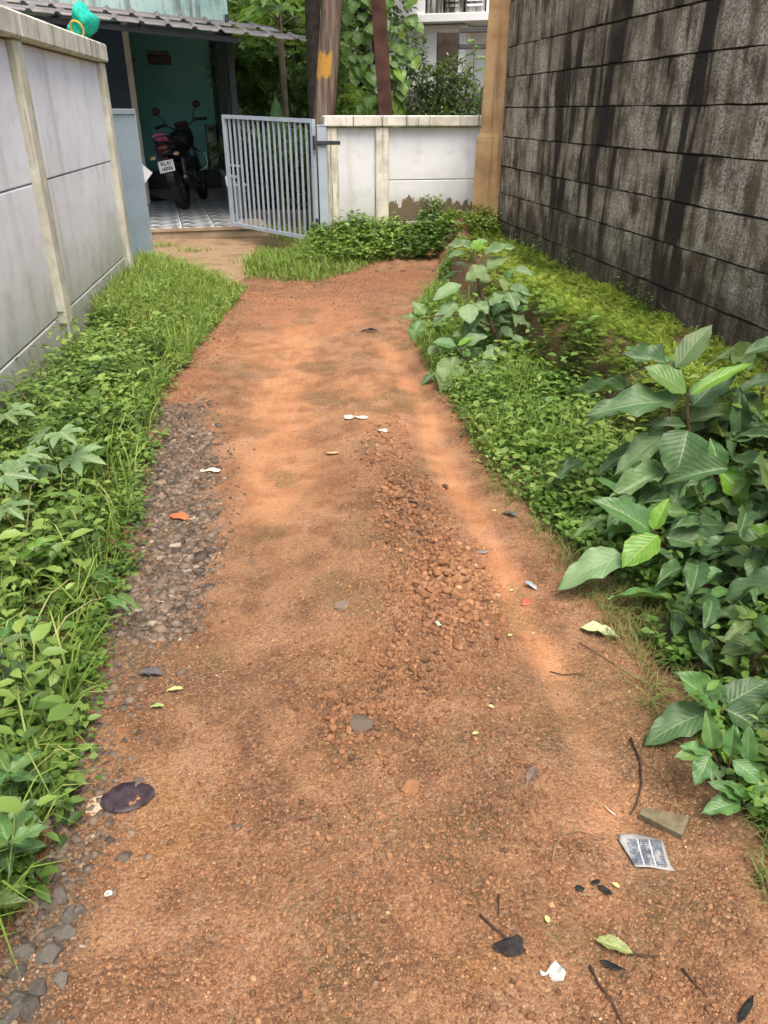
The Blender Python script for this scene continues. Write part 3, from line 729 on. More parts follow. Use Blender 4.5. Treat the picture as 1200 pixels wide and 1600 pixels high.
# ------------------------------------------------------------------ motorcycle (local +Y forward, X right)
def motorcycle():
    c = at(290, 325, 12.9); c.z = PZ
    s = 1.12
    o = empty('motorcycle', c, 0, 'black commuter motorcycle leaning on its side stand in the tiled porch', 'motorcycle')
    o.rotation_mode = 'ZXY'
    o.matrix_world = Matrix.Translation(c) @ Euler((0, 0, R(0))).to_matrix().to_4x4() @ Euler((0, R(-11), 0)).to_matrix().to_4x4() @ Matrix.Scale(s, 4)
    PAINT = plain('black_gloss_paint', (.016, .016, .019), .22, 0, .6, .2, 10)
    DULL = plain('grey_cast_metal', (.11, .11, .115), .45, .6, .5, .2, 25)
    RED = plain('red_lens', (.085, .008, .008), .25, 0, .6, .1, 20); AMB = plain('amber_lens', (.55, .32, .16), .3, 0, .6, .1, 20)
    RW, FW = Vector((0, 0, .30)), Vector((0, 1.28, .30))
    def wheel(cen, wd, nm, steer=0):
        w = MB().torus(cen, .25, .055 * wd, (1, 0, 0), 30, 10).build(nm, M_RUBBER, o, True)
        MB().torus(cen, .195, .014, (1, 0, 0), 28, 8, 2.0).build('rim', DULL, w, True)
        MB().tube([cen + Vector((-.07, 0, 0)), cen + Vector((.07, 0, 0))], .035, 12).build('hub', DULL, w)
        for k in range(6):
            a = k * math.pi / 3
            MB().tube([cen, cen + Vector((0, math.cos(a) * .19, math.sin(a) * .19))], .012, 5).build('spoke', M_DARKMETAL, w)
        return w
    wheel(RW, 1.15, 'rear_wheel'); wheel(FW, .85, 'front_wheel')
    # swing arm, shocks, frame
    MB().tube([(.075, 0, .30), (.07, .48, .36)], .02).build('swing_arm', M_DARKMETAL, o)
    MB().tube([(-.075, 0, .30), (-.07, .48, .36)], .02).build('swing_arm', M_DARKMETAL, o)
    for x in (-.115, .115):
        MB().tube([(x, .02, .33), (x, .16, .68)], .022, 8).tube([(x, .05, .41), (x, .135, .62)], .033, 10).build('shock', DULL, o)
    MB().tube([(0, .45, .42), (0, .62, .72), (0, 1.02, .86), (0, 1.08, .98)], .03).tube([(0, 1.02, .84), (0, .9, .42), (0, .55, .28)], .024).build('frame', M_DARKMETAL, o)
    # engine and exhaust
    e = MB().box((0, .66, .38), (.22, .34, .20), bev=.03).build('engine', DULL, o)
    MB().box((0, .76, .55), (.17, .16, .20), Euler((R(-18), 0, 0)), bev=.02).build('cylinder', M_DARKMETAL, e)
    for k in range(5): MB().box((0, .745 + .012 * k, .49 + .035 * k), (.20, .20, .010), Euler((R(-18), 0, 0))).build('fin', DULL, e)
    MB().tube([(.115, .62, .38), (.15, .62, .38)], .085, 16).build('clutch_cover', DULL, e)
    x = MB().tube([(.06, .86, .50), (.09, .95, .38), (.13, .82, .24), (.14, .45, .25), (.145, .30, .28)], .021).build('exhaust', M_DARKMETAL, o, True)
    MB().tube([(.148, .38, .26), (.158, .28, .285), (.172, -.12, .385), (.174, -.20, .405)], [.032, .058, .062, .048], 14).build('silencer', plain('silencer_black', (.03, .03, .032), .4, .5), x, True)
    MB().tube([(.174, -.2005, .4051), (.175, -.215, .409)], .022, 10).build('tail_pipe', DULL, x)
    # tank, seat, side panels, tail
    m = MB(); m.ball((0, .86, .86), (.185, .29, .16), Euler((R(8), 0, 0)), 3); m.build('tank', PAINT, o, True)
    m = MB(); m.tube([(0, .70, .80), (0, .55, .77), (0, .30, .79), (0, .05, .84), (0, -.16, .87)], [.12, .15, .165, .16, .11], 12, True, .45); m.build('seat', M_BLACK, o, True)
    m = MB(); m.tube([(0, .55, .70), (0, .25, .71), (0, -.05, .76), (0, -.24, .80)], [.15, .175, .165, .11], 12, True, .75); m.build('tail_fairing', PAINT, o, True)
    for sx in (-1, 1):
        MB().prism([(0, 0), (.30, .03), (.34, .16), (.06, .20)], .03, Matrix.Translation((sx * .118 - .015, .22, .50)) @ Matrix(((0, 0, 1, 0), (1, 0, 0, 0), (0, 1, 0, 0), (0, 0, 0, 1)))).build('side_panel', PAINT, o)
        MB().tube([(sx * .10, .1, .80), (sx * .13, -.10, .88), (sx * .09, -.26, .93), (0, -.28, .94)], .013, 8).build('grab_rail', M_DARKMETAL, o, True)
        ind = MB().tube([(sx * .05, -.24, .71), (sx * .13, -.27, .70)], .009, 6).build('indicator', M_BLACK, o)
        MB().ball((sx * .16, -.275, .70), (.042, .026, .024), None, 2).build('lens', AMB, ind, True)
    tl = MB().ball((0, -.255, .80), (.095, .035, .045), None, 2).build('tail_lamp', RED, o, True)
    MB().box((0, -.285, .665), (.07, .012, .028), bev=.003).build('reflector', RED, o)
    # rear mudguard and number plate
    m = MB(); m.tube([(0, -.08, .66), (0, -.22, .62), (0, -.30, .50), (0, -.325, .34)], [.07, .075, .07, .055], 8, True, .25); m.build('rear_mudguard', M_BLACK, o, True)
    PM = Matrix.Translation((0, -.335, .575)) @ Euler((R(78), 0, 0)).to_matrix().to_4x4()
    pl = MB().prism([(-.105, -.072), (.105, -.072), (.105, .072), (-.105, .072)], .004, PM).build('number_plate', M_WHITE, o)
    text('KL.41', PM @ Matrix.Translation((0, .033, .0046)), .062, pl, M_INK, 'lettering', 1.0)
    text('16036', PM @ Matrix.Translation((0, -.032, .0046)), .062, pl, M_INK, 'lettering', 1.0)
    for sx in (-.09, .09): MB().ball(PM @ Vector((sx, .058, .004)), (.006, .006, .006), None, 1).build('screw', M_INK, pl)
    # forks, mudguard, headlamp
    for sx in (-.085, .085):
        MB().tube([(sx, 1.28, .30), (sx, 1.10, .82), (sx, 1.05, .98)], .021).build('fork', DULL, o)
    m = MB(); m.tube([(0, 1.05, .50), (0, 1.12, .585), (0, 1.28, .615), (0, 1.45, .57)], [.05, .065, .065, .05], 8, True, .35); m.build('front_mudguard', PAINT, o, True)
    MB().ball((0, 1.22, .93), (.11, .11, .12), None, 2).build('headlamp', PAINT, o, True)
    MB().box((0, 1.13, 1.06), (.20, .10, .07), Euler((R(-30), 0, 0)), bev=.02).build('instrument_cluster', M_BLACK, o)
    # handlebar turned to the left
    st = Matrix.Translation((0, 1.05, 1.0)) @ Euler((0, 0, R(24))).to_matrix().to_4x4()
    P = lambda *a: st @ Vector(a)
    hb = MB().tube([P(-.37, -.14, .07), P(-.24, -.06, .09), P(-.10, 0, .02), P(.10, 0, .02), P(.24, -.06, .09), P(.37, -.14, .07)], .0115).build('handlebar', M_DARKMETAL, o, True)
    for sx in (-1, 1):
        MB().tube([P(sx * .25, -.067, .088), P(sx * .38, -.145, .068)], .020, 10).build('grip', M_RUBBER, hb)
        MB().tube([P(sx * .22, -.02, .085), P(sx * .36, -.08, .055)], .007, 6).build('lever', DULL, hb)
        MB().box(P(sx * .22, -.055, .085), (.06, .05, .05), Euler((0, 0, R(24))), bev=.01).build('switch_pod', M_BLACK, hb)
        mr = MB().tube([P(sx * .20, -.05, .10), P(sx * .23, -.05, .17), P(sx * .29, -.07, .245)], .007, 6).build('mirror', M_BLACK, o, True)
        MB().ball(P(sx * .30, -.07, .275), (.065, .016, .048), Euler((0, 0, R(24))), 2).build('mirror_glass', M_DARKMETAL, mr, True)
    # leg guard, crash bar, footrests, stand
    MB().tube([(-.05, .90, .40), (-.26, .96, .45), (-.27, .98, .62), (-.06, 1.0, .78)], .013).tube([(.05, .90, .40), (.26, .96, .45), (.27, .98, .62), (.06, 1.0, .78)], .013).build('leg_guard', M_CHROME, o, True)
    for sx in (-1, 1): MB().tube([(sx * .1, .45, .29), (sx * .27, .45, .30)], .014).build('footrest', M_RUBBER, o)
    MB().tube([(-.10, .50, .26), (-.235, .42, -.03)], .012).build('side_stand', M_DARKMETAL, o)
    return o
MOTO = motorcycle()
def crumple(name, loc, size, mat, sub=3, amp=.25, seed=1, flat=None, **kw):
    m = MB(); m.ball((0, 0, 0), (1, 1, 1), None, sub); rr = random.Random(seed)
    ph = [(Vector((rr.uniform(-1, 1), rr.uniform(-1, 1), rr.uniform(-1, 1))) * rr.uniform(2, 7), rr.uniform(0, 6)) for _ in range(8)]
    for v in m.bm.verts:
        k = 1 + amp * sum(math.sin(v.co.dot(d) + q) for d, q in ph) / 4
        v.co = Vector((v.co.x * size[0], v.co.y * size[1], v.co.z * size[2])) * k
        if flat is not None and v.co.z < flat: v.co.z = flat
    o = m.build(name, mat, None, True, **kw); o.location = loc; return o
mw = MOTO.matrix_world
PINK = plain('pink_cloth', (.60, .13, .26), .85, 0, .2, .25, 18)
crumple('cloth', mw @ Vector((-.01, -.12, .925)), (.12, .09, .055), PINK, seed=4, label='crumpled pink cloth lying on the motorcycle seat', cat='cloth')
# slippers by the ledge and a white plate edge behind the sheet gate
def slipper(loc, rz, label):
    o = empty('slipper', loc, rz, label, 'slipper', 'slippers on the porch floor')
    poly = [(-.04, -.12), (.035, -.12), (.05, -.02), (.055, .08), (.03, .135), (-.02, .14), (-.045, .09), (-.04, 0)]
    MB().prism(poly, .022, Matrix()).build('sole', M_RUBBER, o)
    MB().tube([(-.04, .0, .015), (-.02, .05, .06), (.005, .10, .022)], .011, 6).tube([(.05, .0, .015), (.035, .05, .06), (.005, .10, .022)], .011, 6).build('strap', M_BLACK, o, True)
sp = at(238, 302, 14.3); slipper((sp.x, sp.y, PZ + .001), R(60), 'black slipper nearer the sheet gate on the porch floor')
sp = at(247, 303, 14.2); slipper((sp.x, sp.y, PZ + .001), R(80), 'black slipper nearer the motorcycle on the porch floor')
q = at(222, 271, 11.6)
pb = empty('notice_board', (q.x, q.y, q.z), FA, 'white square board tilted on its corner, half hidden behind the sheet gate', 'board')
MB().prism([(-.10, -.10), (.10, -.10), (.10, .10), (-.10, .10)], .006, Euler((R(90), R(42), 0)).to_matrix().to_4x4()).build('panel', M_WHITE, pb)
MB().lohi((-.115, .03, PZ - q.z + .001), (-.075, .07, .10)).build('stake', M_DARKMETAL, pb)
# teal net bag on the left wall
TEAL = plain('teal_net', (.015, .42, .31), .7, 0, .3, .3, 35)
q = at(117, 48, 7.05); qs = (LW0 + LWD * ((q.y - LW0.y) / LWD.y))
bag = crumple('net_bag', (qs.x + .0, qs.y, 2.09), (.10, .16, .115), TEAL, amp=.42, seed=12, flat=-.10, label='teal net bag tied with yellow cord on top of the left wall', cat='bag')
MB().torus((-.01, -.135, -.03), .055, .008, (.3, 1, .45), 18, 6).build('cord', plain('yellow_cord', (.55, .40, .06), .7), bag, True)
# ------------------------------------------------------------------ foliage tools
T_DIA = (np.array([(0, 0, 0), (-.5, .42, .10), (.5, .42, .10), (0, 1, -.04)], float), np.array([(0, 3, 1), (0, 2, 3)]))
T_OV = (np.array([(0, 0, 0), (0, .32, .0), (-.42, .26, .07), (.42, .26, .07), (0, .66, -.02), (-.40, .60, .05), (.40, .60, .05), (0, 1, -.14)], float),
        np.array([(0, 1, 2), (0, 3, 1), (2, 1, 4), (2, 4, 5), (1, 3, 6), (1, 6, 4), (5, 4, 7), (4, 6, 7)]))
# a pinnate sprig: rachis with leaflet pairs, flat
def _sprig(n=5):
    V, F = [], []
    for i in range(n):
        y = .12 + .8 * i / n; l = .34 * (1 - .55 * i / n)
        for sx in (-1, 1):
            b = len(V); V += [(0, y, 0), (sx * l * .5, y + .16, .03), (sx * l, y + .13, -.02), (sx * l * .55, y - .0, .02)]
            F += [(b, b + 1, b + 2) if sx < 0 else (b, b + 2, b + 1), (b, b + 2, b + 3) if sx < 0 else (b, b + 3, b + 2)]
    return np.array(V), np.array(F)
T_SPRIG = _sprig(4)
def norm(a): return a / np.maximum(np.linalg.norm(a, axis=1, keepdims=True), 1e-9)
def scatter(name, tpl, P, D, U, L, W, tint, mat, parent=None, smooth=False, **kw):
    V0, F0 = tpl; n = len(P)
    D = norm(D); X = norm(np.cross(D, U)); U = np.cross(X, D)
    L = np.broadcast_to(L, (n,)); W = np.broadcast_to(W, (n,))
    V = P[:, None] + X[:, None] * (V0[None, :, 0:1] * W[:, None, None]) + D[:, None] * (V0[None, :, 1:2] * L[:, None, None]) + U[:, None] * (V0[None, :, 2:3] * L[:, None, None])
    F = F0[None] + (np.arange(n) * len(V0))[:, None, None]
    me = npmesh(name, V.reshape(-1, 3), F.reshape(-1, 3), np.repeat(tint, len(V0)), smooth=smooth)
    return link(name, me, mat, parent, **kw)
def blades(name, P, hgt, lean, wid, tint, mat, parent=None, **kw):
    """grass blades: tapering strips of three bends"""
    n = len(P); az = RNG.uniform(0, 2 * np.pi, n)
    up = np.array([0, 0, 1.0]); Ld = np.stack([np.cos(az), np.sin(az), 0 * az], 1); S = np.stack([-np.sin(az), np.cos(az), 0 * az], 1)
    hgt = np.broadcast_to(hgt, (n,))[:, None]; lean = np.broadcast_to(lean, (n,))[:, None]; wid = np.broadcast_to(wid, (n,))[:, None]
    p1 = P + up * hgt * .5 + Ld * hgt * lean * .18; p2 = P + up * hgt * .85 + Ld * hgt * lean * .55; p3 = P + up * hgt * (1 - .25 * lean) + Ld * hgt * lean * 1.05
    V = np.stack([P - S * wid / 2, P + S * wid / 2, p1 - S * wid / 2, p1 + S * wid / 2, p2 - S * wid * .32, p2 + S * wid * .32, p3], 1)
    F0 = np.array([(0, 1, 3), (0, 3, 2), (2, 3, 5), (2, 5, 4), (4, 5, 6)])
    F = F0[None] + (np.arange(n) * 7)[:, None, None]
    me = npmesh(name, V.reshape(-1, 3), F.reshape(-1, 3), np.repeat(tint, 7)); return link(name, me, mat, parent, **kw)
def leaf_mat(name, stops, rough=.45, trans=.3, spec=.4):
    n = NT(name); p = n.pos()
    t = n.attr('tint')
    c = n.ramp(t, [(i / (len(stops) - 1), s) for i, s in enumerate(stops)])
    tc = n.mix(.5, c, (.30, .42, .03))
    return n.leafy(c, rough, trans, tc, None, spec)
M_WEED = leaf_mat('weed_leaves', [(.030, .066, .016), (.085, .165, .034), (.165, .275, .055), (.28, .39, .09)])
M_GRASS = leaf_mat('grass_blades', [(.060, .115, .020), (.135, .230, .038), (.235, .350, .062), (.42, .44, .16)], .55, .35)
M_CLOVER = leaf_mat('low_green_leaves', [(.045, .105, .020), (.090, .190, .032), (.155, .275, .050), (.27, .36, .09)], .5, .35)
M_MOSS = leaf_mat('moss_fronds', [(.038, .062, .013), (.098, .158, .026), (.200, .295, .045), (.38, .48, .085)], .7, .3, .2)
M_DRY = leaf_mat('dry_grass', [(.10, .065, .03), (.20, .15, .065), (.20, .21, .07), (.12, .20, .045)], .8, .2, .2)
M_TREE = leaf_mat('tree_leaves', [(.016, .038, .014), (.036, .078, .025), (.075, .140, .040), (.16, .25, .06)], .4, .3, .45)
M_TREEL = leaf_mat('pale_tree_leaves', [(.045, .095, .024), (.090, .170, .040), (.155, .26, .055), (.27, .37, .075)], .45, .4, .4)
M_BUSH = leaf_mat('bush_leaves', [(.016, .036, .014), (.035, .070, .024), (.085, .135, .034), (.20, .23, .05)], .35, .25, .5)
M_STEM = plain('green_stem', (.11, .13, .05), .6, 0, .3, .25, 20)
M_BARKW = plain('woody_stem', (.085, .055, .032), .85, 0, .2, .35, 25)
def xleft(Y): return np.interp(Y, [p[1] for p in LE[:-1]], [p[0] for p in LE[:-1]])
def xright(Y): return np.interp(Y, [p[1] for p in RE[:-1]], [p[0] for p in RE[:-1]])
def ground_pts(X, Y): return np.stack([X, Y, gz(X, Y)], 1)
def rdir(n, tilt=0.0, sp=.5):
    az = RNG.uniform(0, 2 * np.pi, n); z = RNG.normal(tilt, sp, n)
    return norm(np.stack([np.cos(az), np.sin(az), z], 1))
def rup(n, sp=.45): return norm(np.stack([RNG.normal(0, sp, n), RNG.normal(0, sp, n), np.ones(n)], 1))
def ypick(n, a, b):              # more samples close by, where single leaves can be told apart
    return np.exp(RNG.uniform(math.log(a), math.log(b), n))
def weeds(X, Y, hh, leaf, per, spread=.09, tint0=.45, mat=M_WEED, tpl=T_OV, name='weeds', wr=(.42, .6), label=None, cat=None):
    """leafy weeds: each stands on a bent stem with leaf pairs; joined ground cover"""
    n = len(X); B = ground_pts(X, Y)
    lean = rdir(n, 0, .01) * (hh * RNG.uniform(.1, .8, n))[:, None]; lean[:, 2] = 0
    top = B + lean + np.array([0, 0, 1.0]) * hh[:, None]
    P, D, L, T = [], [], [], []
    for k in range(per):
        f = (k + 1) / per
        base = B + (top - B) * (f ** 1.2) + RNG.normal(0, .008, (n, 3))
        az = k * 2.4 + RNG.uniform(0, .9, n) + np.arange(n)
        for s in (0, np.pi):
            d = np.stack([np.cos(az + s), np.sin(az + s), RNG.normal(.18, .28, n)], 1)
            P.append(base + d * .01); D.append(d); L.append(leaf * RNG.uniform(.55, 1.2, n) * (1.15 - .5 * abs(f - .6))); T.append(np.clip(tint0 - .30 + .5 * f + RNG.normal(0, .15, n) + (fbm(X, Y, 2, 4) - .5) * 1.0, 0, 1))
    P, D, L, T = map(np.concatenate, (P, D, L, T))
    return P, D, L, T, B, top
def add_weeds(name, args, mat, wr, kind='stuff', tpl=T_OV, stems=True, label=None):
    P, D, L, T, B, top = args
    o = scatter(name, tpl, P, D, rup(len(P), .3), L, L * RNG.uniform(*wr, len(P)), T, mat, None, kind=kind, label=label)
    return o
def stems_for(name, B, top, r=.0022):
    n = len(B); S = rdir(n, 0, .01) * r
    mid = (B + top) / 2 + RNG.normal(0, .012, (n, 3))
    V = np.stack([B - S, B + S, mid - S, mid + S, top], 1); F0 = np.array([(0, 1, 3), (0, 3, 2), (2, 3, 4)])
    return V.reshape(-1, 3), (F0[None] + (np.arange(n) * 5)[:, None, None]).reshape(-1, 3)

# ------------------------------------------------------------------ left verge ground cover
def left_verge():
    n = 4600
    Y = np.concatenate([ypick(n, .75, 6.8)]); xl = xleft(Y); xw = xlw(Y) + .06
    f = RNG.random(n) ** .8
    X = xl - (xl - np.maximum(xw, xl - 1.5)) * f - .01 + .05 * RNG.normal(0, 1, n) * (f < .1)
    dens = fbm(X, Y, 3, 2.3)
    keep = (RNG.random(n) < .35 + 1.1 * dens) & (~((f < .25) & (dens < .45)))
    X, Y, f = X[keep], Y[keep], f[keep]
    big = fbm(X + 5, Y, 2, 1.4)
    hh = (.04 + .19 * np.clip(f * 2.2, 0, 1) * RNG.uniform(.4, 1.2, len(X))) * (.45 + 1.1 * big) * (1 - .55 * sstep(.7, 1, f))
    a = weeds(X, Y, hh, .026 + .036 * np.clip(fbm(X + 40, Y, 2, 3.0) * 1.6 - .35, 0, 1), 4, tint0=.48)
    add_weeds('weeds', a, M_WEED, (.40, .58), label='dense leafy green weeds along the foot of the left wall')
    V, F = stems_for('s', a[4], a[5])
    # broader leaved kind mixed in
    n = 330; Y = ypick(n, .9, 5.2); xl = xleft(Y); X = xl - .08 - np.minimum(xl - xlw(Y) - .1, 1.4) * RNG.random(n)
    b = weeds(X, Y, RNG.uniform(.12, .30, n), .072, 3, tint0=.5)
    add_weeds('broadleaf_weeds', b, M_WEED, (.42, .6), label='taller broad-leaved weeds among the growth beside the left wall')
    # creeping small leaves near the edge
    n = 9000; Y = ypick(n, .75, 7); X = xleft(Y) + np.abs(RNG.normal(0, .10, n)) * np.where(RNG.random(n) < .2, .35, -1) - .02
    k = fbm(X, Y, 3, 4) > .42; X, Y = X[k], Y[k]; P = ground_pts(X, Y); P[:, 2] += RNG.uniform(.004, .06, len(X))
    L = RNG.uniform(.014, .032, len(X))
    scatter('creeping_leaves', T_DIA, P, rdir(len(X), .1, .3), rup(len(X)), L, L * .75, np.clip(RNG.normal(.5, .22, len(X)), 0, 1), M_CLOVER, None, kind='stuff', label='tiny creeping leaves at the left edge of the gravel')
    # grass: sparse near, thick bright clump before the sheet gate
    n = 1500; Y = ypick(n, .7, 6); X = xleft(Y) - .02 - .35 * RNG.random(n) ** 1.5
    P = ground_pts(X, Y); n = len(P)
    blades('grass', P, RNG.uniform(.07, .30, n) * .9, RNG.uniform(.3, 1.3, n), RNG.uniform(.003, .007, n), np.clip(RNG.normal(.5, .25, n), 0, 1), M_GRASS, None, kind='stuff', label='thin grass blades among the weeds at the left roadside')
    n = 260; Y = ypick(n, 1.2, 7); xl = xleft(Y); X = xl - (xl - np.maximum(xlw(Y) + .05, xl - 1.2)) * (.25 + .75 * RNG.random(n))
    blades('dry_stems', ground_pts(X, Y), RNG.uniform(.15, .42, n), RNG.uniform(.1, .9, n), RNG.uniform(.003, .005, n), np.clip(RNG.normal(.35, .25, n), 0, 1), M_DRY, None, kind='stuff', label='brown dry stems standing among the weeds by the left wall')
    n = 15000; Y = RNG.uniform(4.9, 8.7, n); xl = np.where(Y < 7.55, xleft(np.minimum(Y, 7.5)), np.interp(Y, [7.5, 8.2, 8.8], [G(352, 450).x, G(300, 425).x - .02, G(244, 404).x]))
    X = xl - (xl - xlw(Y) - .03) * RNG.random(n) ** 1.1 * sstep(4.8, 5.8, Y)
    X = np.where(Y > 7.2, np.maximum(X, -.335 * Y + .06), X)
    P = ground_pts(X, Y); d = (xl - X)
    hh = (.05 + .17 * np.clip(d / .5, 0, 1)) * RNG.uniform(.5, 1.25, n)
    blades('grass', P, hh, RNG.uniform(.3, 1.4, n), RNG.uniform(.005, .010, n), np.clip(RNG.normal(.62, .2, n) - .0 * d, 0, 1), M_GRASS, None, kind='stuff', label='bright green grass clump in front of the sheet gate leaf')
left_verge()

# ------------------------------------------------------------------ right verge: low greens, grass, dry fringe; moss on the bank
def right_verge():
    n = 26000; Y = ypick(n, 2.6, 8.3); xr = xright(Y); s0 = xrw(Y)
    wv = np.maximum(s0 - xr - 1.14, .22)
    X = xr + wv * RNG.random(n) ** .9 + .02
    k = (RNG.random(n) < .25 + 1.2 * fbm(X, Y, 3, 3)) & ((X - xr > .06) | (RNG.random(n) < .4)); X, Y = X[k], Y[k]
    P = ground_pts(X, Y); n = len(X); P[:, 2] += RNG.random(n) ** 1.3 * (.03 + .13 * fbm(X, Y, 2, 3.5)) 
    L = RNG.uniform(.014, .036, n)
    scatter('low_greens', T_DIA, P, rdir(n, .15, .35), rup(n, .5), L, L * RNG.uniform(.55, .9, n), np.clip(RNG.normal(.55, .22, n) + (fbm(X, Y, 2, 2) - .5) * .8, 0, 1), M_CLOVER, None, kind='stuff', label='fresh low greenery between the lane and the mossy bank')
    n = 520; Y = RNG.uniform(2.7, 6.2, n); xr = xright(Y); X = xr + .12 + (xrw(Y) - xr - 1.1) * RNG.random(n)
    a = weeds(X, Y, RNG.uniform(.06, .20, n), .055, 3, tint0=.58)
    add_weeds('weeds', a, M_CLOVER, (.5, .75), label='round-leaved pale weeds on the right verge')
    n = 5200; Y = ypick(n, 2.7, 7.2); xr = xright(Y); X = xr + .05 + .62 * RNG.random(n) * np.where(Y > 3.2, 1, .6); k = fbm(X + 2, Y, 3, 2.5) > .47; X, Y = X[k], Y[k]; n = len(X)
    blades('grass', ground_pts(X, Y), RNG.uniform(.05, .20, n), RNG.uniform(.3, 1.4, n), RNG.uniform(.003, .006, n), np.clip(RNG.normal(.5, .2, n), 0, 1), M_GRASS, None, kind='stuff', label='soft grass on the right verge below the mossy bank')
    n = 6000; Y = ypick(n, 1.0, 3.2); X = xright(Y) + .02 + .20 * RNG.normal(.5, .55, n); k = (fbm(X, Y, 3, 5) > .42) & (X > xright(Y) - .05); X, Y = X[k], Y[k]; n = len(X)
    blades('dry_grass', ground_pts(X, Y), RNG.uniform(.012, .055, n), RNG.uniform(1, 2.6, n), RNG.uniform(.0018, .004, n), np.clip(RNG.normal(.72, .3, n), 0, 1), M_DRY, None, kind='stuff', label='matted dry grass at the right edge of the lane')
    n = 11000; Y = ypick(n, 1.1, 3.0); X = xright(Y) + .07 + .5 * RNG.random(n); k = fbm(X + 7, Y, 3, 4) > .45; X, Y = X[k], Y[k]; n = len(X)
    P = ground_pts(X, Y); P[:, 2] += RNG.uniform(.005, .08, n); L = RNG.uniform(.016, .038, n)
    scatter('low_greens', T_DIA, P, rdir(n, .1, .3), rup(n), L, L * .8, np.clip(RNG.normal(.45, .2, n), 0, 1), M_CLOVER, None, kind='stuff', label='small clover-like leaves under the big-leaved shrub')
    n = 420; Y = ypick(n, 1.15, 3.1); X = xright(Y) + .14 + .8 * RNG.random(n)
    a = weeds(X, Y, RNG.uniform(.05, .18, n), .05, 4, tint0=.36)
    add_weeds('weeds', a, M_WEED, (.40, .58), label='leafy undergrowth beneath the big-leaved shrub on the right')
    # moss: cushions of small fronds draped over the bank
    nc = 4300; Y = ypick(nc, 2.6, 9.3); sw = RNG.random(nc) * 1.25; X = xrw(Y) - .05 - sw / .985
    cover = fbm(X, Y, 4, 3.2) + .09 * (sw < .92) - .05 * (sw > 1.0)
    k = (X > xright(Y) + .35) & (cover > .41); X, Y, sw = X[k], Y[k], sw[k]; nc = len(X)
    rad = RNG.uniform(.03, .085, nc) * np.clip(.7 + Y * .07, 1, 1.3); per = 12
    ct = np.clip(.80 - .62 * sstep(.78, 1.06, sw) + RNG.normal(0, .16, nc) + (fbm(X, Y, 2, 2.2) - .5) * .8, .02, 1)
    C = np.repeat(ground_pts(X, Y), per, 0); rd = np.repeat(rad, per); n = len(C)
    u = RNG.normal(0, 1, (n, 3)); u /= np.linalg.norm(u, axis=1, keepdims=True); u[:, 2] = np.abs(u[:, 2])
    P = C + u * (rd * RNG.uniform(.5, 1.05, n))[:, None] * np.array([1, 1, .8]); P[:, 0] = np.minimum(P[:, 0], xrw(P[:, 1]) - .055)
    D = norm(u * np.array([1, 1, .35]) + np.array([-.55, -.25, -.12]) + RNG.normal(0, .28, (n, 3)))
    L = RNG.uniform(.028, .062, n) * np.clip(.8 + C[:, 1] * .05, 1, 1.25)
    scatter('moss', T_SPRIG, P, D, norm(u * .6 + np.array([0, 0, .8]) + RNG.normal(0, .25, (n, 3))), L, L * .95, np.clip(np.repeat(ct, per) + .25 * (u[:, 2] - .5) + RNG.normal(0, .10, n), 0, 1), M_MOSS, None, kind='stuff', label='yellow-green feathery moss draped over the bank under the block wall')
    # stray sprigs climbing the wall foot
    n = 700; Y = RNG.uniform(5.5, 9.2, n); k = fbm(Y * 0, Y, 2, 3) > .5; Y = Y[k]; n = len(Y)
    X = xrw(Y) - .06; P = ground_pts(X, Y); P[:, 2] += np.abs(RNG.normal(0, .11, n)); P[:, 0] -= RNG.random(n) * .03
    L = RNG.uniform(.015, .035, n); scatter('wall_sprigs', T_DIA, P, rdir(n, .3, .4), rup(n), L, L * .7, np.clip(RNG.normal(.5, .2, n), 0, 1), M_CLOVER, None, kind='stuff', label='tiny sprigs clinging to the foot of the dark block wall')
right_verge()

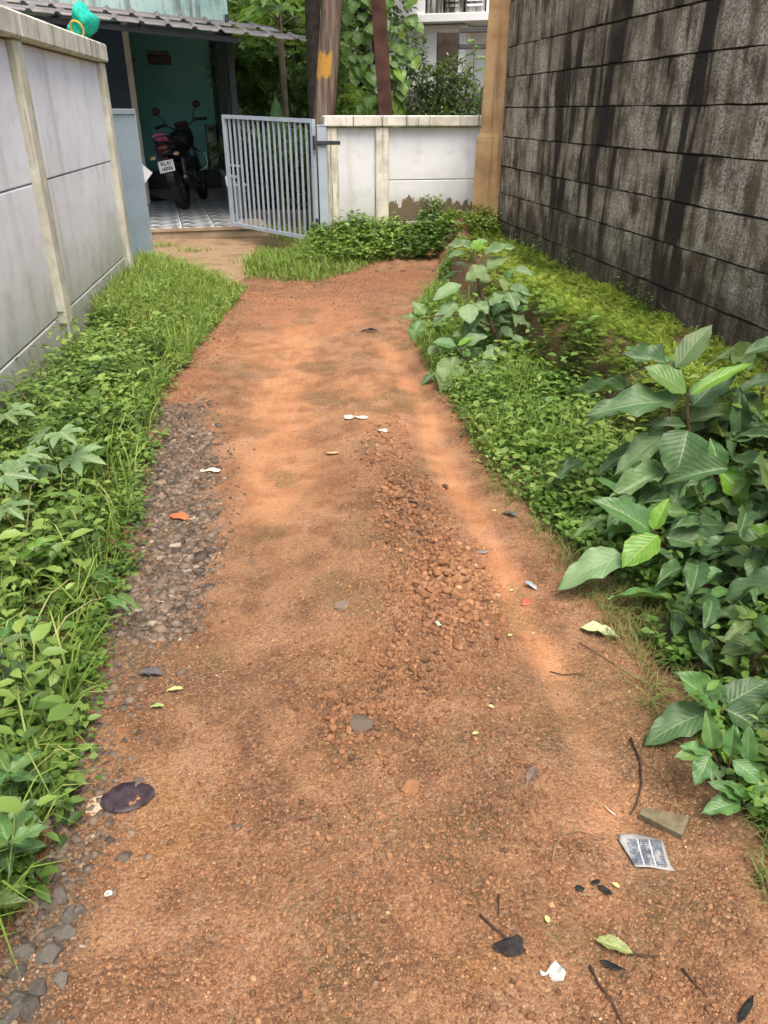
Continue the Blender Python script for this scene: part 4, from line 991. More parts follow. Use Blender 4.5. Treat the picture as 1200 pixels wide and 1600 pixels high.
# ------------------------------------------------------------------ growth in front of the white wall
def far_patch():
    n = 9000; X = RNG.uniform(-1.5, 1.1, n); Y = RNG.uniform(7.7, 9.9, n)
    fy = np.interp(X, [p[0] for p in FE], [p[1] for p in FE]); wl = WW0.y + (WW1.y - WW0.y) * (X - WW0.x) / (WW1.x - WW0.x) - .09
    k = (Y > fy + .02) & (Y < np.where(X < -.75, 9.2, wl)) & ~inpoly(X, Y, DRIVE); X, Y = X[k], Y[k]; n = len(X); e = Y - fy[k]
    blades('grass', ground_pts(X, Y), (.04 + .10 * np.clip(e / .6, 0, 1)) * RNG.uniform(.5, 1.3, n), RNG.uniform(.4, 1.5, n), RNG.uniform(.005, .010, n), np.clip(RNG.normal(.5, .22, n), 0, 1), M_GRASS, None, kind='stuff', label='short grass between the driveway and the low white wall')
    n = 520; X = RNG.uniform(-.85, .82, n); wl = WW0.y + (WW1.y - WW0.y) * (X - WW0.x) / (WW1.x - WW0.x); Y = wl - .12 - .75 * RNG.random(n) ** 1.2
    peak = .55 + .9 * np.exp(-((X + .25) / .35) ** 2) * .5 + .5 * np.exp(-((X - .55) / .10) ** 2)
    a = weeds(X, Y, RNG.uniform(.10, .27, n) * peak * (1 - .35 * (wl - Y)), .075, 4, tint0=.45)
    add_weeds('weeds', a, M_WEED, (.45, .65), label='bushy dark weeds growing against the low white wall')
    n = 260; X = RNG.normal(.55, .07, n); wl = WW0.y + (WW1.y - WW0.y) * (X - WW0.x) / (WW1.x - WW0.x); P = np.stack([X, wl - .11 - .05 * RNG.random(n), .25 + .40 * RNG.random(n) ** 1.4], 1)
    L = RNG.uniform(.03, .06, n); scatter('climber', T_OV, P, rdir(n, -.2, .4), norm(np.stack([0 * X, 0 * X - 1, 0 * X + .6], 1)), L, L * .6, np.clip(RNG.normal(.4, .2, n), 0, 1), M_WEED, None, kind='stuff', label='small leafy climber creeping up the peeling white wall')
    n = 130; X = RNG.uniform(.95, 1.25, n); Y = RNG.uniform(8.95, 9.3, n)
    a = weeds(X, Y, RNG.uniform(.06, .20, n), .05, 3, tint0=.72)
    add_weeds('weeds', a, M_CLOVER, (.45, .65), label='pale leafy weeds at the foot of the tan pillar')
    # tufts on the bare driveway
    n = 500; c = [G(300, 392), G(250, 385), G(395, 410), G(330, 430)]; i = RNG.integers(0, 4, n)
    X = np.array([c[j].x for j in i]) + RNG.normal(0, .12, n); Y = np.array([c[j].y for j in i]) + RNG.normal(0, .08, n)
    blades('grass', ground_pts(X, Y), RNG.uniform(.02, .07, n), RNG.uniform(.5, 1.8, n), .005, np.clip(RNG.normal(.6, .2, n), 0, 1), M_GRASS, None, kind='stuff', label='small grass tufts on the sandy driveway')
far_patch()

# ------------------------------------------------------------------ big single leaves
def big_leaf_mesh(name, wav=.03, droop=.14, fold=.10, kind=0, seed=0):
    nu, nv = 9, 15; rr = random.Random(seed); V, UV = [], []
    for j in range(nv):
        t = j / (nv - 1)
        w = (math.sin(math.pi * t ** .78) ** .85) * .5 if kind == 0 else (math.sin(math.pi * t ** .62) ** .75) * .5
        if t > .85: w *= 1 - .5 * ((t - .85) / .15)
        for i in range(nu):
            s = i / (nu - 1) * 2 - 1
            edge = wav * abs(s) ** 2 * math.sin(t * 15 + s * 2 + seed * 1.7) + .25 * wav * math.sin(t * 47 + seed) * abs(s) ** 4
            z = fold * abs(s) * w * 2 + edge - droop * t * t + .035 * math.sin(t * 3.4) - .010 * math.cos(t * 56) * (1 - abs(s)) * abs(s) * 2
            V.append((s * w * (1 + .06 * math.sin(t * 23 + seed)) * (1 + .10 * s * math.sin(seed * 2.1)) + .05 * math.sin(seed * 3.3) * math.sin(t * 3.1), t, z)); UV.append((s * .5 + .5, t))
    F = [(j * nu + i, j * nu + i + 1, (j + 1) * nu + i + 1, (j + 1) * nu + i) for j in range(nv - 1) for i in range(nu - 1)]
    return npmesh(name, V, F, None, UV, True)
def palmate_mesh(name, seed=0, lobes=5):
    """lobed leaf: fan of pointed lobes from one petiole point"""
    V, F, UV = [(0, .0, 0)], [], [(.5, 0)]
    out = []
    for k in range(lobes):
        a = (k - (lobes - 1) / 2) * R(46); l = (1.0, .86, .60)[abs(k - lobes // 2)]
        c = Vector((math.sin(a), math.cos(a)))
        nrm = Vector((math.cos(a), -math.sin(a)))
        out += [(c * l * .48 - nrm * .15, .02), (c * l * .72 - nrm * .13, .03), (c * l, -.10), (c * l * .72 + nrm * .13, .03), (c * l * .48 + nrm * .15, .02)]
        if k < lobes - 1:
            a2 = a + R(23); out.append((Vector((math.sin(a2), math.cos(a2))) * .36, -.01))
    for p, z in out: V.append((p.x, p.y + .0, z)); UV.append((.5 + p.x * .4, max(0, p.y)))
    F = [(0, i + 1, i) for i in range(1, len(V) - 1)]
    return npmesh(name, V, F, None, UV, False)
def big_leaf_mat(name, c0, c1, vein, rough=.38, trans=.2, spec=.45):
    n = NT(name); uv = n.n('TexCoord').outputs['UV']; u, v = n.xyz(uv, 0), n.xyz(uv, 1)
    au = n.math('ABSOLUTE', n.math('SUBTRACT', u, .5)); rnd = n.rnd()
    p = n.obj()
    c = n.mix(n.rng(n.noise(n.n('VectorMath', {0: p, 1: rnd}, operation='ADD').outputs[0], 5, 4), .3, .7), c0, c1)
    c = n.mix(n.math('MULTIPLY', rnd, .45), c, tuple(x * 1.5 for x in c1))
    ph = n.math('FRACT', n.math('SUBTRACT', n.math('MULTIPLY', v, 9.0), n.math('MULTIPLY', au, 5.2)))
    lat = n.math('MULTIPLY', n.rng(n.math('ABSOLUTE', n.math('SUBTRACT', ph, .5)), .10, .0), n.rng(au, .47, .02))
    mid = n.rng(au, n.math('MULTIPLY', .022, 1.0), .006)
    c = n.mix(n.math('MULTIPLY', lat, .32), c, vein)
    c = n.mix(n.math('MULTIPLY', mid, .85), c, vein)
    c = n.mix(n.rng(n.math('FRACT', n.math('MULTIPLY', rnd, 7.3)), .55, 1, 0, .35), c, (.16, .19, .04))
    brn = n.rng(n.noise(n.n('VectorMath', {0: p, 1: n.math('MULTIPLY', rnd, 9.0)}, operation='ADD').outputs[0], 7, 5, .7), .64, .70, 0, .75)
    c = n.mix(n.math('MULTIPLY', brn, n.rng(n.math('ADD', au, n.math('MULTIPLY', v, .35)), .45, .75)), c, (.13, .085, .035))
    pale = n.rng(n.noise(n.n('VectorMath', {0: p, 1: rnd}, operation='ADD').outputs[0], 14, 3), .66, .74, 0, .35)
    c = n.mix(pale, c, tuple(x * 1.25 for x in vein))
    hgt = n.math('ADD', n.math('MULTIPLY', n.rng(n.math('ABSOLUTE', n.math('SUBTRACT', ph, .5)), .0, .5), .7), n.math('MULTIPLY', n.noise(p, 25, 3), .3))
    return n.leafy(c, rough, trans, n.mix(.5, c, (.25, .40, .03)), n.bump(hgt, .2, .006), spec)
ML_OLD = big_leaf_mat('mature_leaf', (.036, .080, .030), (.066, .130, .046), (.24, .34, .15), .48)
ML_MID = big_leaf_mat('half_grown_leaf', (.060, .145, .045), (.095, .205, .060), (.28, .40, .17), .38, .25)
ML_YNG = big_leaf_mat('young_leaf', (.10, .235, .022), (.16, .32, .038), (.36, .48, .14), .35, .35)
ML_GREY = big_leaf_mat('dull_leaf', (.105, .185, .075), (.165, .265, .115), (.30, .38, .20), .5, .25)
VAR = {}
for tone, mt in (('o', ML_OLD), ('m', ML_MID), ('y', ML_YNG), ('g', ML_GREY)):
    VAR[tone] = []
    for k in range(9):
        me = big_leaf_mesh('leaf', .016 + .007 * k, .02 + .07 * (k % 4), .05 + .07 * (k % 3), k % 2, k + 1); me.materials.append(mt); VAR[tone].append(me)
PALM = []
for k in range(2):
    me = palmate_mesh('lobed_leaf', k); me.materials.append(ML_GREY); PALM.append(me)
EYE = Vector((0, 0, H))
def put_leaf(parent, base, tip, wr, tone='o', face=.5, roll=0.0, mesh=None, name='leaf'):
    base, tip = Vector(base), Vector(tip); y = (tip - base); L = y.length; y.normalize()
    upv = (Vector((0, 0, 1)) * (1 - face) + (EYE - base).normalized() * face)
    x = y.cross(upv).normalized()
    if roll: x = (Matrix.Rotation(roll, 3, y) @ x)
    z = x.cross(y).normalized()
    W = L * wr * 1.08 if mesh is None else L
    M = Matrix(((x.x * W, y.x * L, z.x * L, base.x), (x.y * W, y.y * L, z.y * L, base.y), (x.z * W, y.z * L, z.z * L, base.z), (0, 0, 0, 1)))
    me = mesh or random.choice(VAR[tone])
    o = bpy.data.objects.new(name, me); COL.objects.link(o); o.parent = parent
    o.matrix_local = Matrix.Translation(-parent.location) @ M
    return o
def stem(parent, pts, r0, r1, mat=M_BARKW, name='stem'):
    pts = [Vector(p) - parent.location for p in pts]; n = len(pts)
    return MB().tube(pts, [r0 + (r1 - r0) * i / (n - 1) for i in range(n)], 7).build(name, mat, parent, True)
def shrub(name, root, leaves, ox, oy, sc, Y0, label, cat='shrub', stems=(), dyk=.0011, face=.42):
    """leaves: (bx,by,tx,ty,width ratio,tone[,dY]) read off an enlargement of the photograph; depth from the whorl they belong to"""
    o = empty(name, root, 0, label, cat)
    for lf in leaves:
        bx, by, tx, ty, wr, tone = lf[:6]; dY = lf[6] if len(lf) > 6 else 0
        u0, v0, u1, v1 = ox + bx * sc, oy + by * sc, ox + tx * sc, oy + ty * sc
        Yb = Y0 + dY; px = Yb / ray(u0, v0).y / 1200
        Yt = Yb - (v1 - v0) * px * .55 - .02
        put_leaf(o, at(u0, v0, Yb), at(u1, v1, Yt), wr, tone, face)
    for pts, r0, r1 in stems:
        stem(o, [at(ox + x * sc, oy + y * sc, Y0 + d) for x, y, d in pts], r0, r1)
    return o
big = [(740, 395, 510, 250, .55, 'm', -.05), (690, 440, 205, 465, .36, 'o', -.05), (760, 405, 1100, 225, .20, 'y', -.02), (770, 470, 1020, 200, .40, 'o', .05), (680, 260, 880, 20, .42, 'o', .12),
       (640, 235, 370, 190, .48, 'o', .1), (745, 600, 670, 862, .82, 'o', -.1), (745, 580, 490, 575, .28, 'o'), (640, 605, 350, 805, .36, 'g'), (740, 565, 1050, 480, .34, 'o', .08), (440, 380, 90, 402, .22, 'o', .1),
       (700, 380, 620, 170, .30, 'm', .1), (790, 420, 960, 330, .40, 'o', .1), (930, 825, 1055, 1025, .62, 'y', -.2), (920, 820, 880, 640, .55, 'm', -.2), (885, 860, 668, 1055, .42, 'm', -.15), (905, 825, 780, 775, .30, 'y', -.15), (960, 820, 1150, 870, .3, 'm', -.1),
       (540, 1145, 228, 955, .42, 'm', -.45), (550, 1140, 395, 990, .45, 'm', -.4), (560, 1140, 645, 962, .42, 'y', -.45), (585, 1170, 388, 1345, .58, 'y', -.5), (400, 1285, 35, 1422, .42, 'g', -.5), (625, 1185, 1012, 1245, .42, 'o', -.45),
       (440, 1150, 260, 1158, .22, 'm', -.4), (305, 1065, 118, 1165, .26, 'm', -.35), (620, 1230, 885, 1312, .34, 'o', -.4), (880, 1310, 1165, 1290, .48, 'o', -.35), (755, 1320, 828, 1445, .85, 'g', -.4), (740, 1450, 400, 1600, .42, 'g', -.45),
       (1235, 1180, 970, 1158, .40, 'y', -.45), (1240, 1400, 955, 1525, .42, 'o', -.5), (1230, 940, 1060, 1110, .55, 'o', -.2), (1240, 320, 1005, 362, .30, 'o', .15), (1250, 130, 1050, 175, .42, 'o', .25), (1220, 555, 930, 665, .42, 'o', .05),
       (625, 815, 308, 975, .36, 'g', -.1), (640, 830, 620, 945, .55, 'o', -.1), (1220, 220, 850, 215, .28, 'o', .3), (1130, 610, 1070, 740, .6, 'g', .05), (1230, 760, 990, 810, .32, 'o', 0), (480, 690, 245, 835, .30, 'o', .1),
       (700, 1490, 560, 1640, .5, 'o', -.35), (1000, 1400, 820, 1500, .5, 'o', -.3), (1120, 500, 1010, 420, .4, 'g', .2), (460, 490, 190, 545, .24, 'o', .1), (870, 1060, 760, 1180, .5, 'o', -.2), (1000, 1080, 880, 1000, .4, 'g', -.1), (1080, 1230, 990, 1120, .45, 'o', -.2)]
rt = G(1150, 985)
SH = shrub('big_leaved_shrub', (rt.x + .12, rt.y + .25, gzf(rt.x + .12, rt.y + .25)), big, 860, 500, .2874, 2.75,
           'large shrub with broad glossy dark leaves leaning over the right of the lane', 'shrub',
           [([(745, 400, 0), (745, 560, .02), (800, 760, -.05), (960, 1000, -.1), (1080, 1300, -.15), (1120, 1560, -.2)], .006, .013), ([(930, 825, -.2), (900, 900, -.18), (980, 1020, -.12)], .005, .008), ([(560, 1145, -.45), (620, 1230, -.4), (760, 1330, -.33), (1000, 1480, -.25)], .005, .009),
            ([(1200, 150, .28), (1150, 420, .2), (1110, 700, .1), (1100, 1200, -.1)], .005, .01), ([(650, 230, .12), (655, 540, .1), (760, 800, 0)], .004, .006)])
# fill leaves deeper in the same shrub, real volume behind the front whorls
for k in range(90):
    b = Vector((SH.location.x + random.gauss(.12, .22), SH.location.y + random.uniform(-.55, .75), 0)); b.z = gzf(b.x, b.y) + random.uniform(.05, .42)
    if b.x < xright(b.y) + .24: continue
    d = Vector((random.gauss(-.25, .8), random.gauss(-.3, .6), random.uniform(-.25, .4))).normalized() * random.uniform(.13, .24)
    put_leaf(SH, b, b + d, random.uniform(.28, .42), 'o', .1, random.uniform(-.6, .6))
for k in range(95):
    y = random.uniform(1.72, 2.75); b = Vector((float(xright(y)) + random.uniform(.18, .75), y, 0)); b.z = gzf(b.x, b.y) + random.uniform(.06, .26)
    d = Vector((random.gauss(-.35, .7), random.gauss(-.4, .6), random.uniform(-.35, .25))).normalized() * random.uniform(.11, .2)
    put_leaf(SH, b, b + d, random.uniform(.28, .42), random.choice('ooom'), .2, random.uniform(-.6, .6))
d0 = G(1130, 1150)
shrub('seedling', (d0.x, d0.y, gzf(d0.x, d0.y)), [(600, 430, 298, 203, .46, 'm'), (525, 478, 122, 648, .46, 'o'), (645, 425, 940, 235, .62, 'o', .04), (645, 455, 950, 630, .6, 'o'), (612, 442, 520, 468, .35, 'y'), (640, 410, 590, 330, .4, 'o', .04)], 980, 1000, .2376, d0.y + .0,
      'young broad-leaved seedling at the right edge beside the shrub', 'seedling', [([(620, 445, 0), (625, 560, .02), (640, 640, .03)], .004, .005)], face=.5)
e0 = G(1125, 1235)
shrub('roadside_weed', (e0.x, e0.y, gzf(e0.x, e0.y)), [(560, 715, 530, 478, .46, 'm'), (560, 745, 308, 770, .36, 'm'), (530, 735, 368, 685, .42, 'm'), (540, 760, 445, 942, .56, 'm', -.02), (680, 760, 705, 540, .46, 'm'), (790, 800, 800, 555, .40, 'm'), (690, 790, 905, 955, .50, 'm', -.02),
       (650, 800, 620, 740, .5, 'y'), (560, 800, 560, 930, .5, 'g', .02), (620, 830, 600, 930, .5, 'g', .02)], 980, 1000, .2376, e0.y + .01, 'small oval-leaved weed with holed leaf below the seedling', 'weed', [([(560, 735, 0), (600, 820, .01), (640, 930, .01)], .003, .003), ([(680, 770, 0), (660, 850, .01), (640, 930, .01)], .003, .003)], face=.5)
f0 = G(1165, 1275)
shrub('roadside_weed', (f0.x, f0.y, gzf(f0.x, f0.y)), [(750, 1060, 508, 1112, .46, 'm'), (745, 1040, 572, 925, .42, 'm'), (765, 1045, 660, 935, .40, 'm'), (770, 1075, 908, 1135, .38, 'm'), (700, 1095, 670, 1120, .8, 'y'), (770, 1050, 830, 960, .4, 'y'), (790, 1040, 960, 960, .35, 'm')], 980, 1000, .2376, f0.y + .01,
      'low oval-leaved weed nearest the camera on the right edge', 'weed', [([(760, 1055, 0), (790, 1120, .01), (800, 1180, .01)], .003, .003)], face=.5)
mid = [(515, 222, 565, 138, .75, 'y'), (505, 210, 320, 188, .32, 'g', .05), (525, 205, 612, 148, .5, 'g', .06), (455, 245, 335, 258, .30, 'g'), (590, 252, 805, 188, .30, 'g'), (600, 330, 748, 243, .42, 'g', -.05), (603, 335, 458, 402, .56, 'g', -.1), (435, 448, 232, 558, .32, 'g', -.05), (730, 420, 790, 330, .4, 'm', .1), (790, 350, 920, 385, .4, 'g', .1),
       (742, 495, 800, 628, .52, 'g', -.1), (752, 480, 905, 512, .40, 'g', -.05), (740, 480, 685, 405, .5, 'g', -.05), (748, 495, 890, 575, .34, 'g', -.05), (722, 512, 615, 575, .55, 'g', -.05), (720, 560, 640, 640, .7, 'o', .1), (525, 575, 617, 645, .55, 'g', -.12), (480, 578, 492, 712, .75, 'g', -.15), (410, 580, 228, 705, .36, 'g', -.1), (575, 640, 425, 795, .36, 'o', -.1),
       (185, 655, 108, 553, .55, 'm', -.2), (150, 665, 28, 655, .32, 'm', -.2), (165, 690, 96, 822, .48, 'm', -.2), (160, 690, 60, 780, .25, 'o', -.18), (400, 862, 235, 830, .42, 'm', -.3), (410, 855, 505, 800, .32, 'y', -.28), (420, 880, 612, 788, .36, 'g', -.28), (390, 932, 290, 1165, .55, 'g', -.4), (495, 985, 672, 1125, .52, 'g', -.4), (640, 1045, 732, 1155, .42, 'g', -.35),
       (575, 942, 745, 900, .38, 'g', -.3), (470, 1050, 350, 1150, .45, 'o', -.3), (265, 1040, 150, 1125, .28, 'o', -.3), (430, 780, 370, 800, .6, 'o', -.2), (260, 860, 210, 920, .5, 'o', -.25), (740, 740, 690, 780, .6, 'g', .0), (770, 800, 870, 820, .45, 'g', 0), (700, 730, 780, 800, .5, 'g', 0), (840, 830, 780, 870, .4, 'g', 0), (560, 880, 490, 940, .5, 'o', -.2), (300, 430, 440, 350, .14, 'o', 0)]
mid = [(a, b, c, d, min(w * 1.22, .85), *r) for a, b, c, d, w, *r in mid]
m0 = G(790, 575)
MS = shrub('road_edge_shrub', (m0.x, m0.y, gzf(m0.x, m0.y)), mid, 620, 340, .2333, 4.95, 'spindly shrub with dull oval leaves at the bend on the right', 'shrub',
      [([(520, 210, .0), (530, 330, 0), (560, 500, -.02), (640, 740, -.05), (720, 900, -.05), (760, 1010, -.05)], .010, .014), ([(165, 680, -.2), (300, 655, -.15), (480, 655, -.1), (640, 740, -.05)], .004, .006), ([(405, 875, -.3), (440, 935, -.3), (560, 985, -.2), (700, 960, -.08)], .005, .007), ([(745, 490, -.06), (700, 540, -.05), (610, 580, -.03)], .004, .005), ([(500, 655, -.1), (610, 650, -.05), (655, 760, -.05)], .004, .005)])
for k in range(34):
    x, y, d = random.choice([(540, 300, .05), (640, 520, .05), (720, 560, .08), (560, 640, 0), (520, 900, -.15), (640, 900, -.08), (740, 640, .08), (800, 760, .05)])
    c = at(620 + (x + random.gauss(0, 60)) * .2333, 340 + (y + random.gauss(0, 60)) * .2333, 4.98 + d + random.uniform(0, .12)); a = random.uniform(0, 6.28)
    put_leaf(MS, c, c + Vector((math.cos(a), .6 * math.sin(a) - .2, random.uniform(-.6, .25))).normalized() * random.uniform(.10, .19), random.uniform(.42, .6), random.choice('ggom'), .3, random.uniform(-.3, .3))
# lobed-leaf weeds in the left verge
rr = random.Random(3)
LOB = [(25, 705, .17, 'pale lobed-leaf weed at the left border, close to the wall foot'), (108, 752, .19, 'lobed-leaf weed with the largest pale leaves in the left verge'), (45, 775, .15, 'lobed-leaf weed leaning out just left of the largest one'), (15, 830, .16, 'lobed-leaf weed low at the left border beside the gravel'), (70, 1290, .10, 'small torn lobed leaf plant at the lower left roadside')]
for u, v, L, lab in LOB:
    p = G(u, v + 55); p.x = min(p.x, xleft(p.y) - .12); zc = gzf(p.x, p.y)
    o = empty('lobed_weed', (p.x, p.y, zc), 0, lab, 'weed')
    for k in range(4 if L > .12 else 2):
        a = k * 1.7 + rr.random(); hgt = rr.uniform(.20, .34) * (L / .17)
        c = Vector((p.x + math.cos(a) * .06, p.y + math.sin(a) * .06, zc + hgt))
        stem(o, [(p.x, p.y, zc), (p.x + math.cos(a) * .02, p.y + math.sin(a) * .02, zc + hgt * .6), c], .003, .002, M_STEM, 'petiole')
        d = Vector((math.cos(a) * .7 + .25, math.sin(a) * .7 - .35, -.12)).normalized() * L * rr.uniform(.55, .8)
        put_leaf(o, c, c + d, .5, 'g', .35, 0, rr.choice(PALM), 'lobed_leaf')
# single weeds in front of the left growth, their leaves countable
SW = [(35, 1010, 'm', 'narrow-leaved weed arching out beside the gravel on the left'), (20, 1110, 'o', 'dark oval-leaved weed at the left border under the arching one'), (25, 1225, 'm', 'bright leafy weed at the left border above the oval pad'), (55, 885, 'y', 'yellow-tipped sprouting weed in the left verge'), (90, 670, 'm', 'whorled broad-leaf weed near the near post of the left wall'), (20, 1330, 'm', 'low leafy weed at the lower left border'), (5, 1420, 'y', 'bright weed with strap leaves at the lower left corner'), (150, 600, 'm', 'leafy weed against the second bay of the left wall')]
for u, v, tone, lab in SW:
    p = G(u, v + 40); p.x = min(p.x, xleft(p.y) - .06); zc = gzf(p.x, p.y); hgt = rr.uniform(.18, .30)
    o = empty('leafy_weed', (p.x, p.y, zc), 0, lab, 'weed')
    ln = Vector((rr.uniform(.0, .12), rr.uniform(-.12, .05), 0)); top = Vector((p.x, p.y, zc + hgt)) + ln
    stem(o, [(p.x, p.y, zc), Vector((p.x, p.y, zc + hgt * .5)) + ln * .3, top], .0035, .002, M_STEM)
    for k in range(9):
        f = .35 + .65 * k / 8; c = Vector((p.x, p.y, zc)) + Vector((ln.x * f * f, ln.y * f * f, hgt * f)); a = k * 2.4 + rr.random() * .5
        L = .11 * (1.1 - .45 * f) * rr.uniform(.85, 1.15)
        put_leaf(o, c, c + Vector((math.cos(a), math.sin(a), .25)).normalized() * L, rr.uniform(.34, .44), tone if k > 2 else 'o', .2)
# long arching grass stems
for i, (u0, v0, u1, v1, lab) in enumerate([(90, 1120, 205, 965, 'long pale stalk arching over the gravel with two leaves'), (75, 1090, 170, 925, 'long yellowish stalk leaning from the left verge')]):
    a, b = G(u0, v0), G(u1, v1); o = empty('stalk', (a.x - .1, a.y, gzf(a.x - .1, a.y)), 0, lab, 'stalk')
    A = Vector((a.x - .1, a.y, gzf(a.x - .1, a.y))); B = Vector((b.x - .03, b.y, .09)); Mx = (A + B) / 2 + Vector((0, 0, .12))
    stem(o, [A, A * .5 + Mx * .5 + Vector((0, 0, .03)), Mx, Mx * .5 + B * .5 + Vector((0, 0, .02)), B], .003, .0015, plain('straw', (.33, .33, .13), .6))
    for k, f in enumerate((.75, .98)):
        c = Mx.lerp(B, f); put_leaf(o, c, c + Vector((.09, -.05, .01 - .03 * k)), .25, 'm', .3)
# ------------------------------------------------------------------ stones and pebbles
def ico(sub=0):
    bm = bmesh.new(); bmesh.ops.create_icosphere(bm, subdivisions=sub + 1, radius=1)
    V = np.array([v.co[:] for v in bm.verts]); F = np.array([[v.index for v in f.verts] for f in bm.faces]); bm.free(); return V, F
I0, I1 = ico(0), ico(1)
_c = [(x, y, z) for z in (-1, 1) for x, y in ((-1, -1), (1, -1), (1, 1), (-1, 1))]
I2 = (np.array(_c) * .72, np.array([(0, 2, 1), (0, 3, 2), (4, 5, 6), (4, 6, 7), (0, 1, 5), (0, 5, 4), (1, 2, 6), (1, 6, 5), (2, 3, 7), (2, 7, 6), (3, 0, 4), (3, 4, 7)]))
def stones(name, X, Y, size, tint, mat, sub=0, flat=.55, sink=.35, jit=.22, smooth=False, **kw):
    n = len(X); V0, F0 = (I0, I1, I2)[sub]
    S = size[:, None] * np.stack([RNG.uniform(.75, 1.3, n), RNG.uniform(.75, 1.3, n), RNG.uniform(flat * .7, flat * 1.3, n)], 1) * .5
    az = RNG.uniform(0, 2 * np.pi, n); ca, sa = np.cos(az), np.sin(az)
    V = V0[None] * (1 + RNG.uniform(-jit, jit, (n, len(V0), 1 if sub < 2 else 3)))
    V = V * S[:, None]
    tl = RNG.normal(0, .18, (n, 2))
    z = V[..., 2] + V[..., 0] * tl[:, :1] + V[..., 1] * tl[:, 1:]
    x = V[..., 0] * ca[:, None] - V[..., 1] * sa[:, None]; y = V[..., 0] * sa[:, None] + V[..., 1] * ca[:, None]
    base = gzd(X, Y) + S[:, 2] * (1 - 2 * sink)
    W = np.stack([x + X[:, None], y + Y[:, None], z + base[:, None]], -1)
    F = F0[None] + (np.arange(n) * len(V0))[:, None, None]
    me = npmesh(name, W.reshape(-1, 3), F.reshape(-1, 3), np.repeat(tint, len(V0)), smooth=smooth)
    return link(name, me, mat, **kw)
def stone_mat(name, stops, rough=.85, scale=60):
    n = NT(name); p = n.pos(); t = n.attr('tint')
    c = n.ramp(t, [(i / (len(stops) - 1), s) for i, s in enumerate(stops)])
    c = n.mix(n.rng(n.noise(p, scale, 4, .7), .35, .7, 0, .5), c, tuple(x * .55 for x in stops[len(stops) // 2]))
    return n.fin(c, rough, n.bump(n.noise(p, 260, 3, .7), .5, .004), .3)
M_GREYST = stone_mat('grey_gravel', [(.060, .046, .036), (.125, .096, .072), (.20, .150, .110), (.27, .185, .130), (.46, .38, .30)])
M_LATST = stone_mat('laterite_pebbles', [(.085, .048, .028), (.20, .095, .048), (.30, .145, .068), (.40, .215, .105), (.48, .31, .18)])
M_DKST = stone_mat('dark_granite', [(.045, .040, .036), (.085, .074, .062), (.13, .115, .095), (.17, .15, .125), (.20, .18, .15)], .75, 120)
def grit_mat():
    n = NT('sandy_crumbs'); c = n.ramp(n.attr('tint'), [(0, (.07, .040, .024)), (.3, (.22, .105, .05)), (.6, (.36, .185, .09)), (.85, (.50, .30, .16)), (1, (.66, .50, .34))]); return n.fin(c, .85, None, .3)
M_GRIT = grit_mat()
